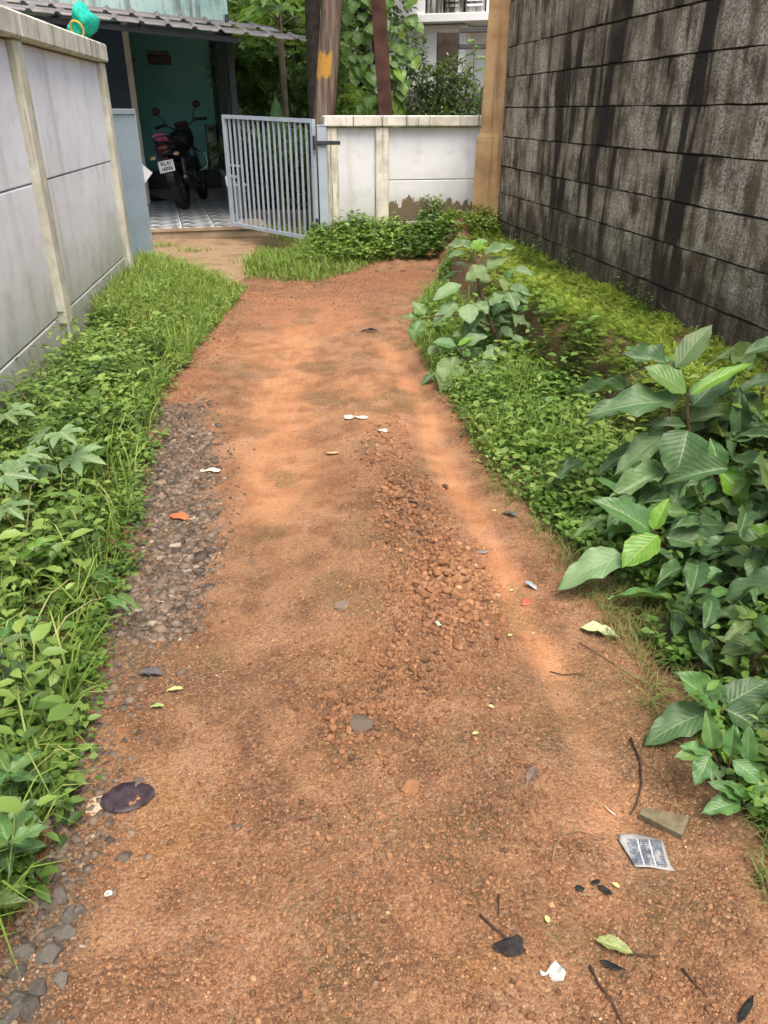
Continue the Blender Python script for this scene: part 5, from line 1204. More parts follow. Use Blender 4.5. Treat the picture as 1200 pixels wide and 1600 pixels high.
def gravel():
    out = []
    n = 13000; Y = ypick(n, 2.0, 4.9); X = RNG.uniform(-1.75, -.6, n)
    d = polydist(X, Y, GRAVEL + GRAVEL[:1]); ing = inpoly(X, Y, GRAVEL)
    k = (ing & (RNG.random(n) < .30 + d / .22)) | (~ing & (d < .45) & (RNG.random(n) < .38 * np.exp(-d / .13)))
    X, Y = X[k], Y[k]; size = np.clip(RNG.lognormal(math.log(.023), .36, len(X)) * np.where(ing[k], 1, .62 * np.exp(-d[k] / .3)), .006, .052)
    size *= .55 + .75 * fbm(X, Y, 2, 4)
    h_ = RNG.random(len(X)) < .35
    stones('gravel', X[h_], Y[h_], size[h_] * .9, np.clip(RNG.normal(.36, .24, h_.sum()), 0, 1), M_GREYST, 0, .6, .5, .34, kind='stuff', label='brownish rounded chips filling the gravel strip on the left')
    X, Y, size = X[~h_], Y[~h_], size[~h_]
    stones('gravel', X, Y, size, np.clip(RNG.normal(.40, .26, len(X)), 0, 1), M_GREYST, 2, .62, .48, .38, kind='stuff', label='grey angular gravel strip along the left of the lane')
    # scattered chips through the whole lane
    n = 80000; Y = ypick(n, .62, 8.6); xl, xr = xleft(Y), xright(Y); X = xl + (xr - xl) * RNG.random(n)
    zn = zones(X, Y); w = .20 + 1.0 * zn['rocky'] + .25 * zn['red'] - .3 * zn['orange'] - .7 * zn['track'] - .3 * zn['grey'] + .8 * (fbm(X, Y, 3, 5) - .5)
    k = RNG.random(n) < w; X, Y = X[k], Y[k]
    heap = blobs(X, Y, [(700, 930, 95, 100, 1.0), (640, 810, 60, 80, .8), (600, 720, 40, 60, .5), (620, 1050, 90, 60, .45), (560, 1130, 70, 60, .5)]); far = sstep(2.5, 5, Y)
    size = np.clip(RNG.lognormal(math.log(.0062), .38, len(X)) * (1 + 1.7 * heap + .5 * far), .004, .015 + .018 * heap)
    big = size > .0145
    t = np.clip(RNG.normal(.42, .16, len(X)) + .12 * zn['orange'][k] - .22 * zn['dark'][k] + .35 * (fbm(X, Y, 3, 6) - .5), 0, 1)
    stones('pebbles', X[~big], Y[~big], size[~big], t[~big], M_LATST, 0, .8, .40, .26, True, kind='stuff', label='fine laterite grit loose on the lane')
    stones('laterite_gravel', X[big], Y[big], size[big], t[big], M_LATST, 1, .8, .36, .20, True, kind='stuff', label='rusty laterite gravel heaped between the wheel tracks')
    # sand-sized crumbs close by: little four-sided chips
    n = 90000; Y = ypick(n, .62, 2.6); xl, xr = xleft(Y), xright(Y); X = xl + (xr - xl) * RNG.random(n); k = RNG.random(n) < .15 + 1.1 * fbm(X, Y, 4, 7) * (1 - .85 * zones(X, Y)['track']); X, Y = X[k], Y[k]; n = len(X)
    s_ = RNG.lognormal(math.log(.0021), .35, n); a0 = RNG.uniform(0, 6.28, n); Zg = gzd(X, Y) - .0008
    ring = [np.stack([X + s_ * np.cos(a0 + q) * f_, Y + s_ * np.sin(a0 + q) * f_, Zg], 1) for q, f_ in ((0, 1), (1.7, .8), (3.3, 1.1), (4.6, .8))]
    V = np.stack(ring + [np.stack([X + RNG.normal(0, .3, n) * s_, Y + RNG.normal(0, .3, n) * s_, Zg + s_ * 1.1 + .0008], 1)], 1)
    F = np.array([(0, 1, 4), (1, 2, 4), (2, 3, 4), (3, 0, 4)])[None] + (np.arange(n) * 5)[:, None, None]
    link('grit', npmesh('grit', V.reshape(-1, 3), F.reshape(-1, 3), np.repeat(np.clip(RNG.normal(.36, .19, n), 0, 1), 5)), M_GRIT, kind='stuff', label='sandy crumbs covering the near part of the lane')
    n = 420; Y = ypick(n, 1.05, 2.25); X = xleft(Y) + np.abs(RNG.normal(.02, .10, n)) * (.6 + .5 * (Y - 1)); sz = np.clip(RNG.lognormal(math.log(.015), .45, n), .006, .034); h_ = RNG.random(n) < .5
    for m_, sb in ((h_, 0), (~h_, 2)): stones('gravel', X[m_], Y[m_], sz[m_], np.clip(RNG.normal(.33, .22, m_.sum()), 0, 1), M_GREYST, sb, .6, .52, .34, kind='stuff', label='sparse chips trailing from the gravel strip down the left edge' if sb else 'sparse rounded stones trailing from the gravel strip down the left edge')
    n = 3200; Y = ypick(n, .8, 6.5); X = xleft(Y) + np.abs(RNG.normal(.0, .09, n)) - .03; k = fbm(X, Y, 2, 2) > .42; X, Y = X[k], Y[k]; n = len(X)
    stones('edge_chips', X, Y, np.clip(RNG.lognormal(math.log(.011), .42, n), .005, .028) * np.exp(-np.clip(X - xleft(Y), 0, 1) / .3), np.clip(RNG.normal(.35, .25, n), 0, 1), M_GREYST, 0, .6, .5, .36, kind='stuff', label='dull stone chips along the left edge of the growth')
gravel()
def rock(u, v, size, label, mat, flat=.6, seed=1, rz=0.0, group=None, sink=.3, ar=(1.2, .85)):
    c = G(u, v); rr = random.Random(seed); m = MB(); m.ball((0, 0, 0), (1, 1, 1), None, 3)
    pl = [(Vector((rr.gauss(0, 1), rr.gauss(0, 1), rr.gauss(0, .8))).normalized(), rr.uniform(.45, .72)) for _ in range(13)]
    for vv in m.bm.verts:
        for nn, dd in pl:
            k = vv.co.dot(nn)
            if k > dd: vv.co -= nn * (k - dd)
        vv.co *= 1 + .10 * (float(vnoise(np.array([vv.co.x * 3 + seed]), np.array([vv.co.y * 3 + vv.co.z * 2]))[0]) - .5) + rr.uniform(-.03, .03)
        vv.co = Vector((vv.co.x * size * ar[0] / 2, vv.co.y * size * ar[1] / 2, vv.co.z * size * flat / 2)) * (1 + rr.uniform(-.02, .02))
    me = m.mesh('stone'); a = me.attributes.new('tint', 'FLOAT', 'POINT'); a.data.foreach_set('value', [rr.uniform(.2, .6)] * len(me.vertices))
    o = link('stone', me, mat); o.location = (c.x, c.y, gzf(c.x, c.y) + size * flat * (.5 - sink)); o.rotation_euler = (0, 0, rz)
    return tag(o, label, 'stone', group)
wedge = MB().prism([(-.055, -.012), (.045, -.032), (.052, .028), (-.05, .012)], .022, Matrix()).mesh('wedge_stone')
wm = plain('olive_stone', (.15, .125, .075), .85, 0, .2, .3, 40)
c = G(1037, 1286); w = link('stone', wedge, wm, label='flat wedge-shaped olive stone beside the newspaper scrap', cat='stone'); w.location = (c.x, c.y, gzf(c.x, c.y) - .003); w.rotation_euler = (R(4), R(-3), R(-28))
for i, (u, v, s, lab, mt) in enumerate([
        (562, 747, .055, 'half buried brown stone near the paper bits in mid lane', M_LATST), (628, 828, .075, 'dark brown lump at the head of the rusty gravel heap', M_LATST), (532, 950, .075, 'dull greenish stone left of the rusty gravel heap', M_GREYST), (700, 992, .030, 'rounded grey stone beside a white chip on the gravel heap', M_GREYST),
        (480, 1060, .035, 'small reddish stone at the left end of the stone row', M_LATST), (520, 1093, .060, 'flat brown stone in the stone row in mid lane', M_LATST), (533, 1122, .040, 'reddish stone with mossy side below the stone row', M_LATST), (562, 1147, .085, 'largest flat grey-green stone embedded in mid lane', M_GREYST), (687, 1140, .052, 'brown stone with lighter face right of the flat stone', M_LATST),
        (768, 1108, .022, 'black pebble at the right of mid lane', plain('black_stone', (.03, .028, .028), .5)), (640, 1240, .075, 'broken laterite lump in the lower middle of the lane', M_LATST), (598, 1288, .030, 'orange-faced pebble below the broken lump', M_LATST), (370, 1298, .030, 'pale grey pebble in the lower left part of the lane', M_GREYST), (556, 1212, .018, 'pale oval pebble in the lower middle of the lane', M_GREYST),
        (392, 875, .026, 'dark pebble on the smooth left wheel track', M_GREYST), (795, 1090, .02, 'brown pebble just right of the black pebble', M_LATST), (235, 608, .13, 'half buried grey slab at the edge of the left grass', M_GREYST), (215, 1222, .05, 'dark stone at the left edge above the oval pad', M_GREYST), (92, 1225, .09, 'dark flat stone under the weeds at the lower left', M_GREYST)]):
    rock(u, v, s, lab, mt, .5, i + 3, random.uniform(0, 6), sink=.52)
ORD = ['first', 'second', 'third', 'fourth', 'fifth', 'sixth', 'seventh', 'eighth', 'ninth', 'tenth', 'eleventh', 'twelfth', 'thirteenth', 'fourteenth', 'fifteenth']
for i, (u, v, s) in enumerate(sorted([(70, 1415, .045), (95, 1400, .05), (105, 1430, .05), (100, 1460, .055), (85, 1490, .06), (65, 1500, .04), (40, 1490, .05), (30, 1520, .045), (60, 1540, .05), (50, 1570, .06), (25, 1560, .05), (125, 1425, .045), (15, 1590, .06), (95, 1530, .045), (80, 1455, .04)], key=lambda q: q[1])):
    rock(u, v, s, 'dark angular stone, ' + ORD[i] + ' from the top in the cluster at the lower left corner', M_DKST, .75, i + 50, random.uniform(0, 6), 'stones clustered at the lower left corner', .46)
for i, (u, v, s) in enumerate(sorted([(600, 1085, .025), (612, 1078, .022), (545, 1075, .028), (505, 1095, .024), (490, 1120, .02), (575, 1110, .022)])):
    rock(u, v, s, 'small reddish pebble, ' + ORD[i] + ' from the left in the short stone row of mid lane', M_LATST, .7, i + 90, random.uniform(0, 6), 'pebbles of the stone row')
for i, (u, v) in enumerate(sorted([(345, 462), (355, 470), (340, 505), (330, 518), (385, 447), (590, 424), (612, 420), (630, 424), (655, 421), (678, 424)])):
    rock(u, v, .07, 'pale flat stone chip, ' + ORD[i] + ' from the left along the far lane edge', M_GREYST, .35, i + 120, random.uniform(0, 6), 'pale stone chips at the far lane edge')

# ------------------------------------------------------------------ litter
def sheet(name, u, v, poly, mat, label, cat, rz=0.0, wr=.006, seed=0, lift=.006, uvm=False):
    """thin crumpled piece lying on the ground; poly in metres"""
    c = G(u, v); z0 = gzf(c.x, c.y); rr = np.random.default_rng(seed)
    bm = bmesh.new(); vs_ = [bm.verts.new((x, y, 0)) for x, y in poly]; bm.faces.new(vs_)
    bmesh.ops.triangulate(bm, faces=bm.faces[:]); bmesh.ops.subdivide_edges(bm, edges=bm.edges[:], cuts=3, use_grid_fill=True)
    o1, o2 = rr.random(2) * 50
    for w_ in bm.verts:
        w_.co.z = wr * 2.2 * (float(fbm(np.array([w_.co.x * 30 + o1]), np.array([w_.co.y * 30 + o2]), 3)[0]) - .4) + .002
    r = bmesh.ops.solidify(bm, geom=bm.faces[:], thickness=.0006)
    bmesh.ops.recalc_face_normals(bm, faces=bm.faces)
    me = bpy.data.meshes.new(name); bm.to_mesh(me); bm.free()
    o = link(name, me, mat, None, True, label=label, cat=cat); o.location = (c.x, c.y, z0 + lift); o.rotation_euler = (0, 0, rz); return o
n = NT('newsprint'); p = n.obj(); x, y = n.xyz(p, 0), n.xyz(p, 1)
ln = n.rng(n.math('ABSOLUTE', n.math('SUBTRACT', n.math('FRACT', n.math('MULTIPLY', y, 190)), .5)), .16, .34)
wd = n.rng(n.noise(n.map(p, (420, 60, 1)), 1, 3), .42, .56)
ink = n.math('MULTIPLY', ln, wd)
frame = n.math('MULTIPLY', n.rng(n.math('ABSOLUTE', x), .040, .037), n.rng(n.math('ABSOLUTE', y), .036, .033))
col2 = n.math('LESS_THAN', n.math('ABSOLUTE', n.math('SUBTRACT', n.math('ABSOLUTE', x), .013)), .0012)
ob = n.rng(n.n('VectorMath', {0: n.map(p, (1.6, 1, 1), (0, 0, 0))}, operation='LENGTH').outputs['Value'], .017, .020)
c = n.mix(n.math('MULTIPLY', ink, .6), (.060, .075, .098), (.30, .32, .34)); c = n.mix(n.math('MULTIPLY', n.math('SUBTRACT', 1.0, ob), n.rng(n.noise(p, 140, 3), .4, .6, .3, 1)), c, (.05, .06, .08)); c = n.mix(col2, c, (.60, .60, .58)); c = n.mix(frame, (.30, .29, .27), c)
c = n.mix(n.rng(n.noise(p, 60, 4, .7), .48, .66, 0, .7), c, (.36, .35, .33))
sheet('newspaper_scrap', 1010, 1333, [(-.050, .046), (-.020, .049), (.044, .034), (.046, -.030), (.052, -.044), (.010, -.040), (-.034, -.040), (-.042, -.012), (-.056, .028)], n.fin(c, .7), 'torn scrap of grey printed newspaper on the right of the lane', 'newspaper', R(-4), .004, 3)
FOIL = plain('crumpled_white_wrapper', (.38, .385, .35), .5, 0, .5, .3, 60)
sheet('wrapper', 866, 1527, [(-.030, .004), (-.018, .0), (-.010, .008), (.004, .018), (.016, .010), (.020, -.004), (.012, -.018), (-.004, -.014), (-.014, -.006), (-.028, -.004)], FOIL, 'crumpled white wrapper scrap near the bottom of the lane', 'wrapper', 0, .018, 5)
WHT = plain('torn_white_paper', (.50, .47, .40), .8, 0, .2, .1, 30)
sheet('paper_scrap', 328, 733, [(-.05, .02), (.01, .03), (.05, .01), (.045, -.02), (0, -.01), (-.045, -.015)], WHT, 'torn cream paper at the edge of the gravel strip', 'paper', 0, .006, 6)
sheet('paper_scrap', 545, 655, [(-.03, .02), (.01, .03), (.03, .01), (.02, -.03), (-.02, -.03)], WHT, 'white paper bit, left of a pair in mid lane', 'paper', 0, .006, 7)
sheet('paper_scrap', 565, 657, [(-.04, .03), (.01, .02), (.04, -.01), (.02, -.03), (-.02, -.01)], WHT, 'white paper bit, right of a pair in mid lane', 'paper', .4, .006, 8)
sheet('paper_scrap', 598, 681, [(-.03, .02), (.02, .02), (.03, -.02), (-.02, -.02)], WHT, 'lone white paper bit below the pair in mid lane', 'paper', .2, .006, 9)
sheet('paper_scrap', 685, 990, [(-.012, .012), (.008, .014), (.010, -.012), (-.006, -.014)], WHT, 'small white chip on the rusty gravel heap', 'paper', .2, .006, 10)
sheet('paper_scrap', 520, 708, [(-.03, .015), (.03, .02), (.025, -.02), (-.03, -.01)], plain('brown_card', (.42, .27, .14), .85), 'tan cardboard bit in mid lane left of the ridge', 'cardboard', .2, .005, 11)
PLS = plain('grey_plastic', (.36, .39, .42), .25, 0, .6, .3, 40)
sheet('plastic_wrapper', 832, 916, [(-.03, .02), (.0, .022), (.03, -.005), (.04, -.018), (.005, -.018), (-.015, -.004)], PLS, 'crushed grey plastic wrapper on the orange track', 'wrapper', 0, .014, 12)
sheet('plastic_wrapper', 822, 938, [(-.01, .02), (.02, .01), (.01, -.015), (-.02, -.02)], plain('red_plastic', (.42, .10, .05), .5), 'red plastic shred just below the grey wrapper', 'wrapper', 0, .010, 13)
sheet('plastic_wrapper', 752, 862, [(-.03, .008), (-.005, .014), (.03, .0), (.012, -.012), (-.01, -.01)], plain('dirty_grey_shred', (.20, .19, .17), .6), 'dirty grey shred with pale tip beside the rusty gravel', 'wrapper', 0, .010, 14)
def oval(a, b, k=18, w=.0, seed=0):
    rr = random.Random(seed); return [(a * math.cos(2 * math.pi * i / k) * (1 + rr.uniform(-w, w)), b * math.sin(2 * math.pi * i / k) * (1 + rr.uniform(-w, w))) for i in range(k)]
PAD = plain('dark_purple_rubber', (.040, .026, .033), .55, 0, .4, .5, 50)
pad = sheet('oval_pad', 200, 1250, oval(.064, .047, 22, .03), PAD, 'flattened dark purple oval pad at the left of the lane', 'pad', R(16), .010, 15, .004)
def sand(u, v, poly, col, nm, lab, seed, cat='mark'):
    return sheet(nm, u, v, poly, plain(nm + '_grain', col, .95, 0, .1, .35, 160), lab, cat, 0, .003, seed, .002)
sand(150, 1262, oval(.020, .034, 14, .2, 3), (.44, .34, .23), 'sand_spill', 'small pale sand spill beside the dark oval pad', 21, 'sand')
# fallen leaves
def fallen(u, v, L, wr, col, rz, lab, tip=.01):
    c = G(u, v); z = gzf(c.x, c.y) + .008; n_ = NT('fallen_leaf_tone'); uv = n_.n('TexCoord').outputs['UV']
    au = n_.math('ABSOLUTE', n_.math('SUBTRACT', n_.xyz(uv, 0), .5)); cc = n_.mix(n_.rng(n_.noise(n_.obj(), 9, 4), .35, .65), col, tuple(x * .6 for x in col)); cc = n_.mix(n_.rng(au, .03, .005, 0, .6), cc, tuple(min(1, x * 1.6) for x in col))
    me = big_leaf_mesh('fallen_leaf', .03, .03, .12, 0, int(u)); me.materials.append(n_.fin(cc, .55, None, .4))
    o = link('fallen_leaf', me, None, label=lab, cat='leaf'); o.location = (c.x, c.y, z); o.rotation_euler = (0, R(random.uniform(-8, 8)), rz); o.scale = (L * wr, L, L); return o
fallen(930, 1475, .075, .38, (.26, .30, .10), R(-112), 'green fallen leaf lying near the bottom right of the lane')
fallen(905, 985, .13, .42, (.48, .52, .26), R(-110), 'large pale fallen leaf at the right edge under the shrub')
fallen(295, 810, .10, .5, (.52, .16, .06), R(70), 'orange-red fallen leaf on the gravel strip')
fallen(287, 1080, .05, .32, (.42, .48, .18), R(100), 'narrow pale green fallen leaf at the end of the gravel')
fallen(258, 1108, .042, .38, (.26, .36, .10), R(95), 'small green fallen leaf below the narrow pale one')
fallen(255, 1058, .08, .45, (.10, .095, .10), R(85), 'dark grey fallen leaf at the lower end of the gravel')
sheet('rotten_leaf', 795, 1492, [(-.034, .006), (-.020, .016), (-.004, .020), (.010, .017), (.020, .022), (.030, .010), (.026, -.004), (.030, -.012), (.014, -.020), (-.006, -.018), (-.020, -.010), (-.030, -.004)], plain('rotten_black', (.020, .017, .018), .75, 0, .3, .5, 60), 'black rotten leaf lying at the bottom of the lane', 'leaf', .1, .012, 77)
fallen(590, 520, .14, .22, (.12, .11, .12), R(100), 'dark curled leaf on the far orange track')
fallen(808, 810, .07, .4, (.10, .10, .09), R(60), 'dark leaf at the right edge below the greens')
fallen(700, 763, .06, .3, (.12, .08, .06), R(20), 'brown leaf shred on the right wheel track')
fallen(835, 1212, .07, .3, (.20, .14, .11), R(150), 'brown curled leaf among the dark grit on the right')
fallen(655, 798, .07, .3, (.14, .09, .07), R(70), 'brown leaf fragment on the ridge of the lane')
for i, (u, v) in enumerate([(967, 1390), (802, 918), (793, 1000), (775, 800), (856, 1450), (737, 1165), (770, 1118)]):
    fallen(u, v, .018, .6, (.62, .58, .22), random.uniform(0, 6), ['yellow oval petal between the newspaper and the green leaf', 'yellow petal left of the grey plastic wrapper', 'pale yellow petal right of the gravel heap', 'yellow petal at the right edge below the greens', 'tiny yellow petal above the white wrapper', 'tiny pale petal below the brown stone', 'tiny pale petal beside the black pebble'][i])
# dark shreds, shells
def shell(u, v, r, lab):
    c = G(u, v); o = MB().tube([Vector((0, 0, .0))] + [Vector((math.cos(a) * r * (1 - a / 14), math.sin(a) * r * (1 - a / 14), .004 + a * .0004)) for a in [k * .6 for k in range(20)]], [.001] + [r * .38 * (1 - k / 26) for k in range(20)], 7).build('snail_shell', plain('shell_white', (.68, .63, .55), .45, 0, .4, .2, 80), None, True, label=lab, cat='shell')
    o.location = (c.x, c.y, gzf(c.x, c.y) + r * .2)
shell(170, 1402, .0075, 'tiny white snail shell on the lower left of the lane'); shell(125, 1180, .010, 'white snail shell at the left edge of the lane')
for i, (u, v, L, rz, lab) in enumerate([(905, 1395, .020, .2, 'black charred shred, left of the three above the yellow petal'), (945, 1395, .035, -.5, 'black charred shred, widest of the three above the yellow petal'), (930, 1385, .018, .9, 'black charred shred, middle one of the three above the yellow petal'), (955, 1515, .05, -.3, 'black shred lying below the green fallen leaf'), (1165, 1580, .07, .9, 'black shred at the bottom right corner of the lane')]):
    sheet('charred_shred', u, v, [(-L * .5, .004), (-L * .2, .009), (L * .2, .005), (L * .5, -.003), (L * .2, -.008), (-L * .3, -.004)], M_INK, lab, 'shred', rz, .006, 30 + i)
TW = plain('twig_bark', (.055, .035, .025), .8, 0, .2, .3, 40); TW2 = plain('pale_twig', (.22, .15, .09), .8, 0, .2, .3, 40)
def twig(px, r, lab, mat=TW):
    pts = [];
    for u, v in px:
        c = G(u, v); pts.append(Vector((c.x, c.y, gzf(c.x, c.y) + r + .004)))
    o = empty('twig', pts[0], 0, lab, 'twig'); stem(o, pts, r, r * .6, mat, 'branch'); return o
twig([(985, 1155), (1000, 1190), (1003, 1225), (995, 1255), (985, 1272)], .0032, 'curved dark twig above the newspaper scrap')
twig([(862, 1352), (866, 1330), (880, 1308), (905, 1302), (945, 1312)], .0022, 'thin curved pale twig left of the newspaper scrap', TW2)
twig([(748, 1440), (770, 1460), (795, 1480), (815, 1492)], .0025, 'straight dark stalk of the rotten black leaf')
twig([(778, 1408), (778, 1440)], .0022, 'short upright dark twig above the rotten black leaf')
twig([(920, 1515), (935, 1545), (955, 1570), (970, 1605)], .0025, 'dark broken twig at the bottom of the lane')
twig([(1065, 1515), (1085, 1540), (1105, 1560)], .0025, 'dark twig right of the green fallen leaf')
twig([(980, 1490), (1005, 1497), (1025, 1496)], .0022, 'short dark twig beside the green fallen leaf')
twig([(860, 1043), (880, 1048), (900, 1050), (915, 1056)], .002, 'thin twig on the orange track below the pale leaf')
twig([(1185, 1370), (1200, 1390), (1220, 1420)], .007, 'thick dark stick at the right border of the picture')
twig([(945, 1258), (955, 1268), (962, 1273)], .0022, 'short pale sliver of wood above the newspaper', plain('pale_wood', (.62, .50, .40), .7))
twig([(243, 940), (257, 939), (271, 940)], .003, 'straight pale stick lying on the gravel strip', plain('straw_stick', (.50, .40, .26), .7))
twig([(905, 1005), (930, 1020), (960, 1040), (985, 1058)], .002, 'pale dry stalk at the right edge of the lane', TW2)

# ------------------------------------------------------------------ poles
def pole():
    b = at(512, 200, 9.75); t0 = at(517, 0, 9.75); X0, X1 = at(506, 190, 9.75).x, at(519, 0, 9.75).x
    z0, z1 = at(506, 190, 9.75).z, at(519, 0, 9.75).z; k = (X1 - X0) / (z1 - z0)
    o = empty('utility_pole', (X0 - k * z0, 9.75, 0), 0, 'weathered brown utility pole with a yellow paint patch behind the gate', 'pole')
    nn = NT('pole_wood'); p = nn.obj(o)
    c = nn.ramp(nn.rng(nn.noise(nn.map(p, (14, 14, .8)), 1, 6, .7), .3, .7), [(0, (.055, .040, .030)), (.5, (.14, .100, .075)), (1, (.25, .19, .145))])
    x, y, z = nn.xyz(p, 0), nn.xyz(p, 1), nn.xyz(p, 2)
    zc = at(510, 103, 9.75).z
    nz = nn.math('MULTIPLY', nn.math('SUBTRACT', nn.noise(nn.map(p, (30, 30, 3)), 1, 4), .5), .22)
    msk = nn.math('MULTIPLY', nn.rng(nn.math('ABSOLUTE', nn.math('ADD', nn.math('SUBTRACT', z, zc), nz)), .13, .095), nn.math('MULTIPLY', nn.rng(y, -.02, -.05), nn.rng(nn.math('SUBTRACT', x, nn.math('MULTIPLY', z, k)), .06, .035)))
    c = nn.mix(nn.math('MULTIPLY', msk, nn.rng(nn.noise(p, 40, 4), .3, .5, .6, 1)), c, (.46, .25, .05))
    mt = nn.fin(c, .9, nn.bump(nn.noise(nn.map(p, (40, 40, 2)), 1, 5), .6, .01), .2)
    MB().tube([Vector((k * z, 0, z)) for z in (-.2, .8, 1.6, 2.6, 4.5, 7)], [.128, .122, .118, .112, .105, .095], 20).build('shaft', mt, o, True)
    MB().tube([(k * 5.6 - .6, -.12, 5.6), (k * 5.6 + .6, -.12, 5.6)], .04, 6).build('crossarm', mt, o)
    for s in (-.45, .45): MB().tube([(k * 5.6 + s, -.12, 5.64), (k * 5.6 + s, -.12, 5.76)], .03, 8).build('insulator', M_WHITE, o)
    wires = [((k * 5.6 - .45, -.12, 5.76), Vector((-9, 8, 5.6))), ((k * 5.6 + .45, -.12, 5.76), Vector((6, -14, 6.0)))]
    w = MB()
    # rusty iron pole behind the white wall
    u0, v0, u1, v1 = 603, 183, 591, 0; Yp = 10.6
    a, b2 = at(u0, v0, Yp), at(u1, v1, Yp); k2 = (b2.x - a.x) / (b2.z - a.z)
    o2 = empty('iron_pole', (a.x - k2 * a.z, Yp, 0), 0, 'leaning rusty iron pole in front of the vine behind the white wall', 'pole')
    RU = plain('rusty_iron', (.085, .040, .028), .8, .1, .3, .4, 8)
    def slab(dx0, dx1, dy0, dy1, nm):
        m = MB(); r = m.bm; rg = []
        for z in (-.2, 6.5): rg.append([r.verts.new((k2 * z + x, y, z)) for x, y in ((dx0, dy0), (dx1, dy0), (dx1, dy1), (dx0, dy1))])
        for q in range(4): r.faces.new((rg[0][q], rg[0][(q + 1) % 4], rg[1][(q + 1) % 4], rg[1][q]))
        r.faces.new(rg[0][::-1]); r.faces.new(rg[1]); m.build(nm, RU, o2)
    slab(-.085, .085, .09, .105, 'flange'); slab(-.012, .012, -.078, .088, 'web'); slab(-.085, .085, -.095, -.08, 'flange')
pole()

# ------------------------------------------------------------------ garden, trees, vine, bush, white house
BARK = plain('dark_bark', (.045, .036, .028), .9, 0, .2, .4, 12)
BARK2 = plain('grey_bark', (.12, .10, .075), .9, 0, .2, .35, 12)
def crown(parent, clumps, n, leaf, mat, tint=.4, tpl=T_DIA, wr=.5, name='crown'):
    P, D, U, T = [], [], [], []
    tot = sum(c[3] ** 2 for c in clumps)
    for (x, y, z, r, *q) in clumps:
        m = max(30, int(n * r * r / tot)); rz = q[0] if q else .8
        d = RNG.normal(0, 1, (m, 3)); d /= np.linalg.norm(d, axis=1, keepdims=True)
        rad = r * (.55 + .45 * RNG.random(m) ** .6) * (1 + .35 * (fbm(d[:, 0] * 2 + x, d[:, 2] * 2 + z, 3, 1.7) - .5))
        p = np.array([x, y, z]) + d * rad[:, None] * np.array([1, 1, rz])
        k = p[:, 2] > gz(p[:, 0] + parent.location.x, p[:, 1] + parent.location.y) - parent.location.z + .02
        p, d = p[k], d[k]; m = len(p)
        P.append(p); D.append(norm(d * .7 + RNG.normal(0, .6, (m, 3)) + np.array([0, 0, -.25]))); U.append(norm(d * .5 + RNG.normal(0, .35, (m, 3)) + np.array([0, 0, .9])))
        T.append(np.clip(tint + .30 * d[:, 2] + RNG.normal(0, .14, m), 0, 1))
    P, D, U, T = map(np.concatenate, (P, D, U, T)); L = leaf * RNG.uniform(.6, 1.3, len(P))
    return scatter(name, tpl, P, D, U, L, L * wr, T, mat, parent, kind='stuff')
def tree(name, base, label, h, r, clumps, n, leaf, mat=M_TREE, bark=BARK, tint=.4, lean=(0, 0), tpl=T_DIA, wr=.5, cat='tree', group=None):
    o = empty(name, base, 0, label, cat, group, 'thing')
    top = Vector((lean[0], lean[1], h))
    MB().tube([(0, 0, -.2), Vector((0, 0, h * .3)) + top * .12 * Vector((1, 1, 0)).length * 0, top * .65, top], [r * 1.25, r, r * .8, r * .45], 10).build('trunk', bark, o, True)
    for i, c in enumerate(clumps[:6]):
        s = top * random.uniform(.45, .9)
        MB().tube([s, (s + Vector(c[:3])) / 2 + Vector((0, 0, .1)), Vector(c[:3])], [r * .4, r * .28, r * .1], 6).build('limb', bark, o, True)
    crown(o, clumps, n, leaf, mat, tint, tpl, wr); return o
def rclumps(n, rx, ry, z0, z1, r0, r1, seed=1, cx=0, cy=0):
    rr = random.Random(seed); return [(cx + rr.uniform(-rx, rx), cy + rr.uniform(-ry, ry), rr.uniform(z0, z1), rr.uniform(r0, r1)) for _ in range(n)]
# dark tree just behind the utility pole
p = at(492, 120, 11.2); tree('dark_trunk_tree', (p.x, p.y, 0), 'tree with dark straight trunk just left of the utility pole', 6.5, .10, rclumps(8, 2.0, 1.5, 4.8, 7, .7, 1.2, 3), 3500, .14)
GT = 'garden trees behind the gate'
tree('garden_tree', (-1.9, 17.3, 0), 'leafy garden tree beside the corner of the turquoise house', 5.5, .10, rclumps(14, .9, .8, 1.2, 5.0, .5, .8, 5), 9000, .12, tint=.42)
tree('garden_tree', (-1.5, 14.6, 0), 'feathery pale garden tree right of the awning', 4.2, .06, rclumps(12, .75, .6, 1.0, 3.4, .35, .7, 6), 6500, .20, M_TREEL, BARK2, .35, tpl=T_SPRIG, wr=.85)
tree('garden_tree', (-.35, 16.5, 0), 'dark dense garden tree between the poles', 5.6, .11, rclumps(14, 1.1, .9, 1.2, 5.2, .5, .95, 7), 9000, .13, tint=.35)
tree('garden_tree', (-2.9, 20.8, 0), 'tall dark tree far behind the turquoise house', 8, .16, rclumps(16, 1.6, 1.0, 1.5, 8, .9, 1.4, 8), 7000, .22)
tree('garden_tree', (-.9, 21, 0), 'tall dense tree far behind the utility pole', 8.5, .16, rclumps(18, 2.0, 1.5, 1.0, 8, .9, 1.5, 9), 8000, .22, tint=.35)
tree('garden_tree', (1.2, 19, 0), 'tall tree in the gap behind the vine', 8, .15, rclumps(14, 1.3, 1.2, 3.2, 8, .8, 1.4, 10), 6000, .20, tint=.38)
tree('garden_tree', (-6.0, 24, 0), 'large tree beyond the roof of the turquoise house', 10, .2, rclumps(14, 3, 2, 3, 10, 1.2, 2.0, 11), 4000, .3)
tree('garden_tree', (8.5, 30, 0), 'large tree beyond the white house', 10, .2, rclumps(14, 4, 2, 3, 10, 1.2, 2.0, 12), 4000, .3)
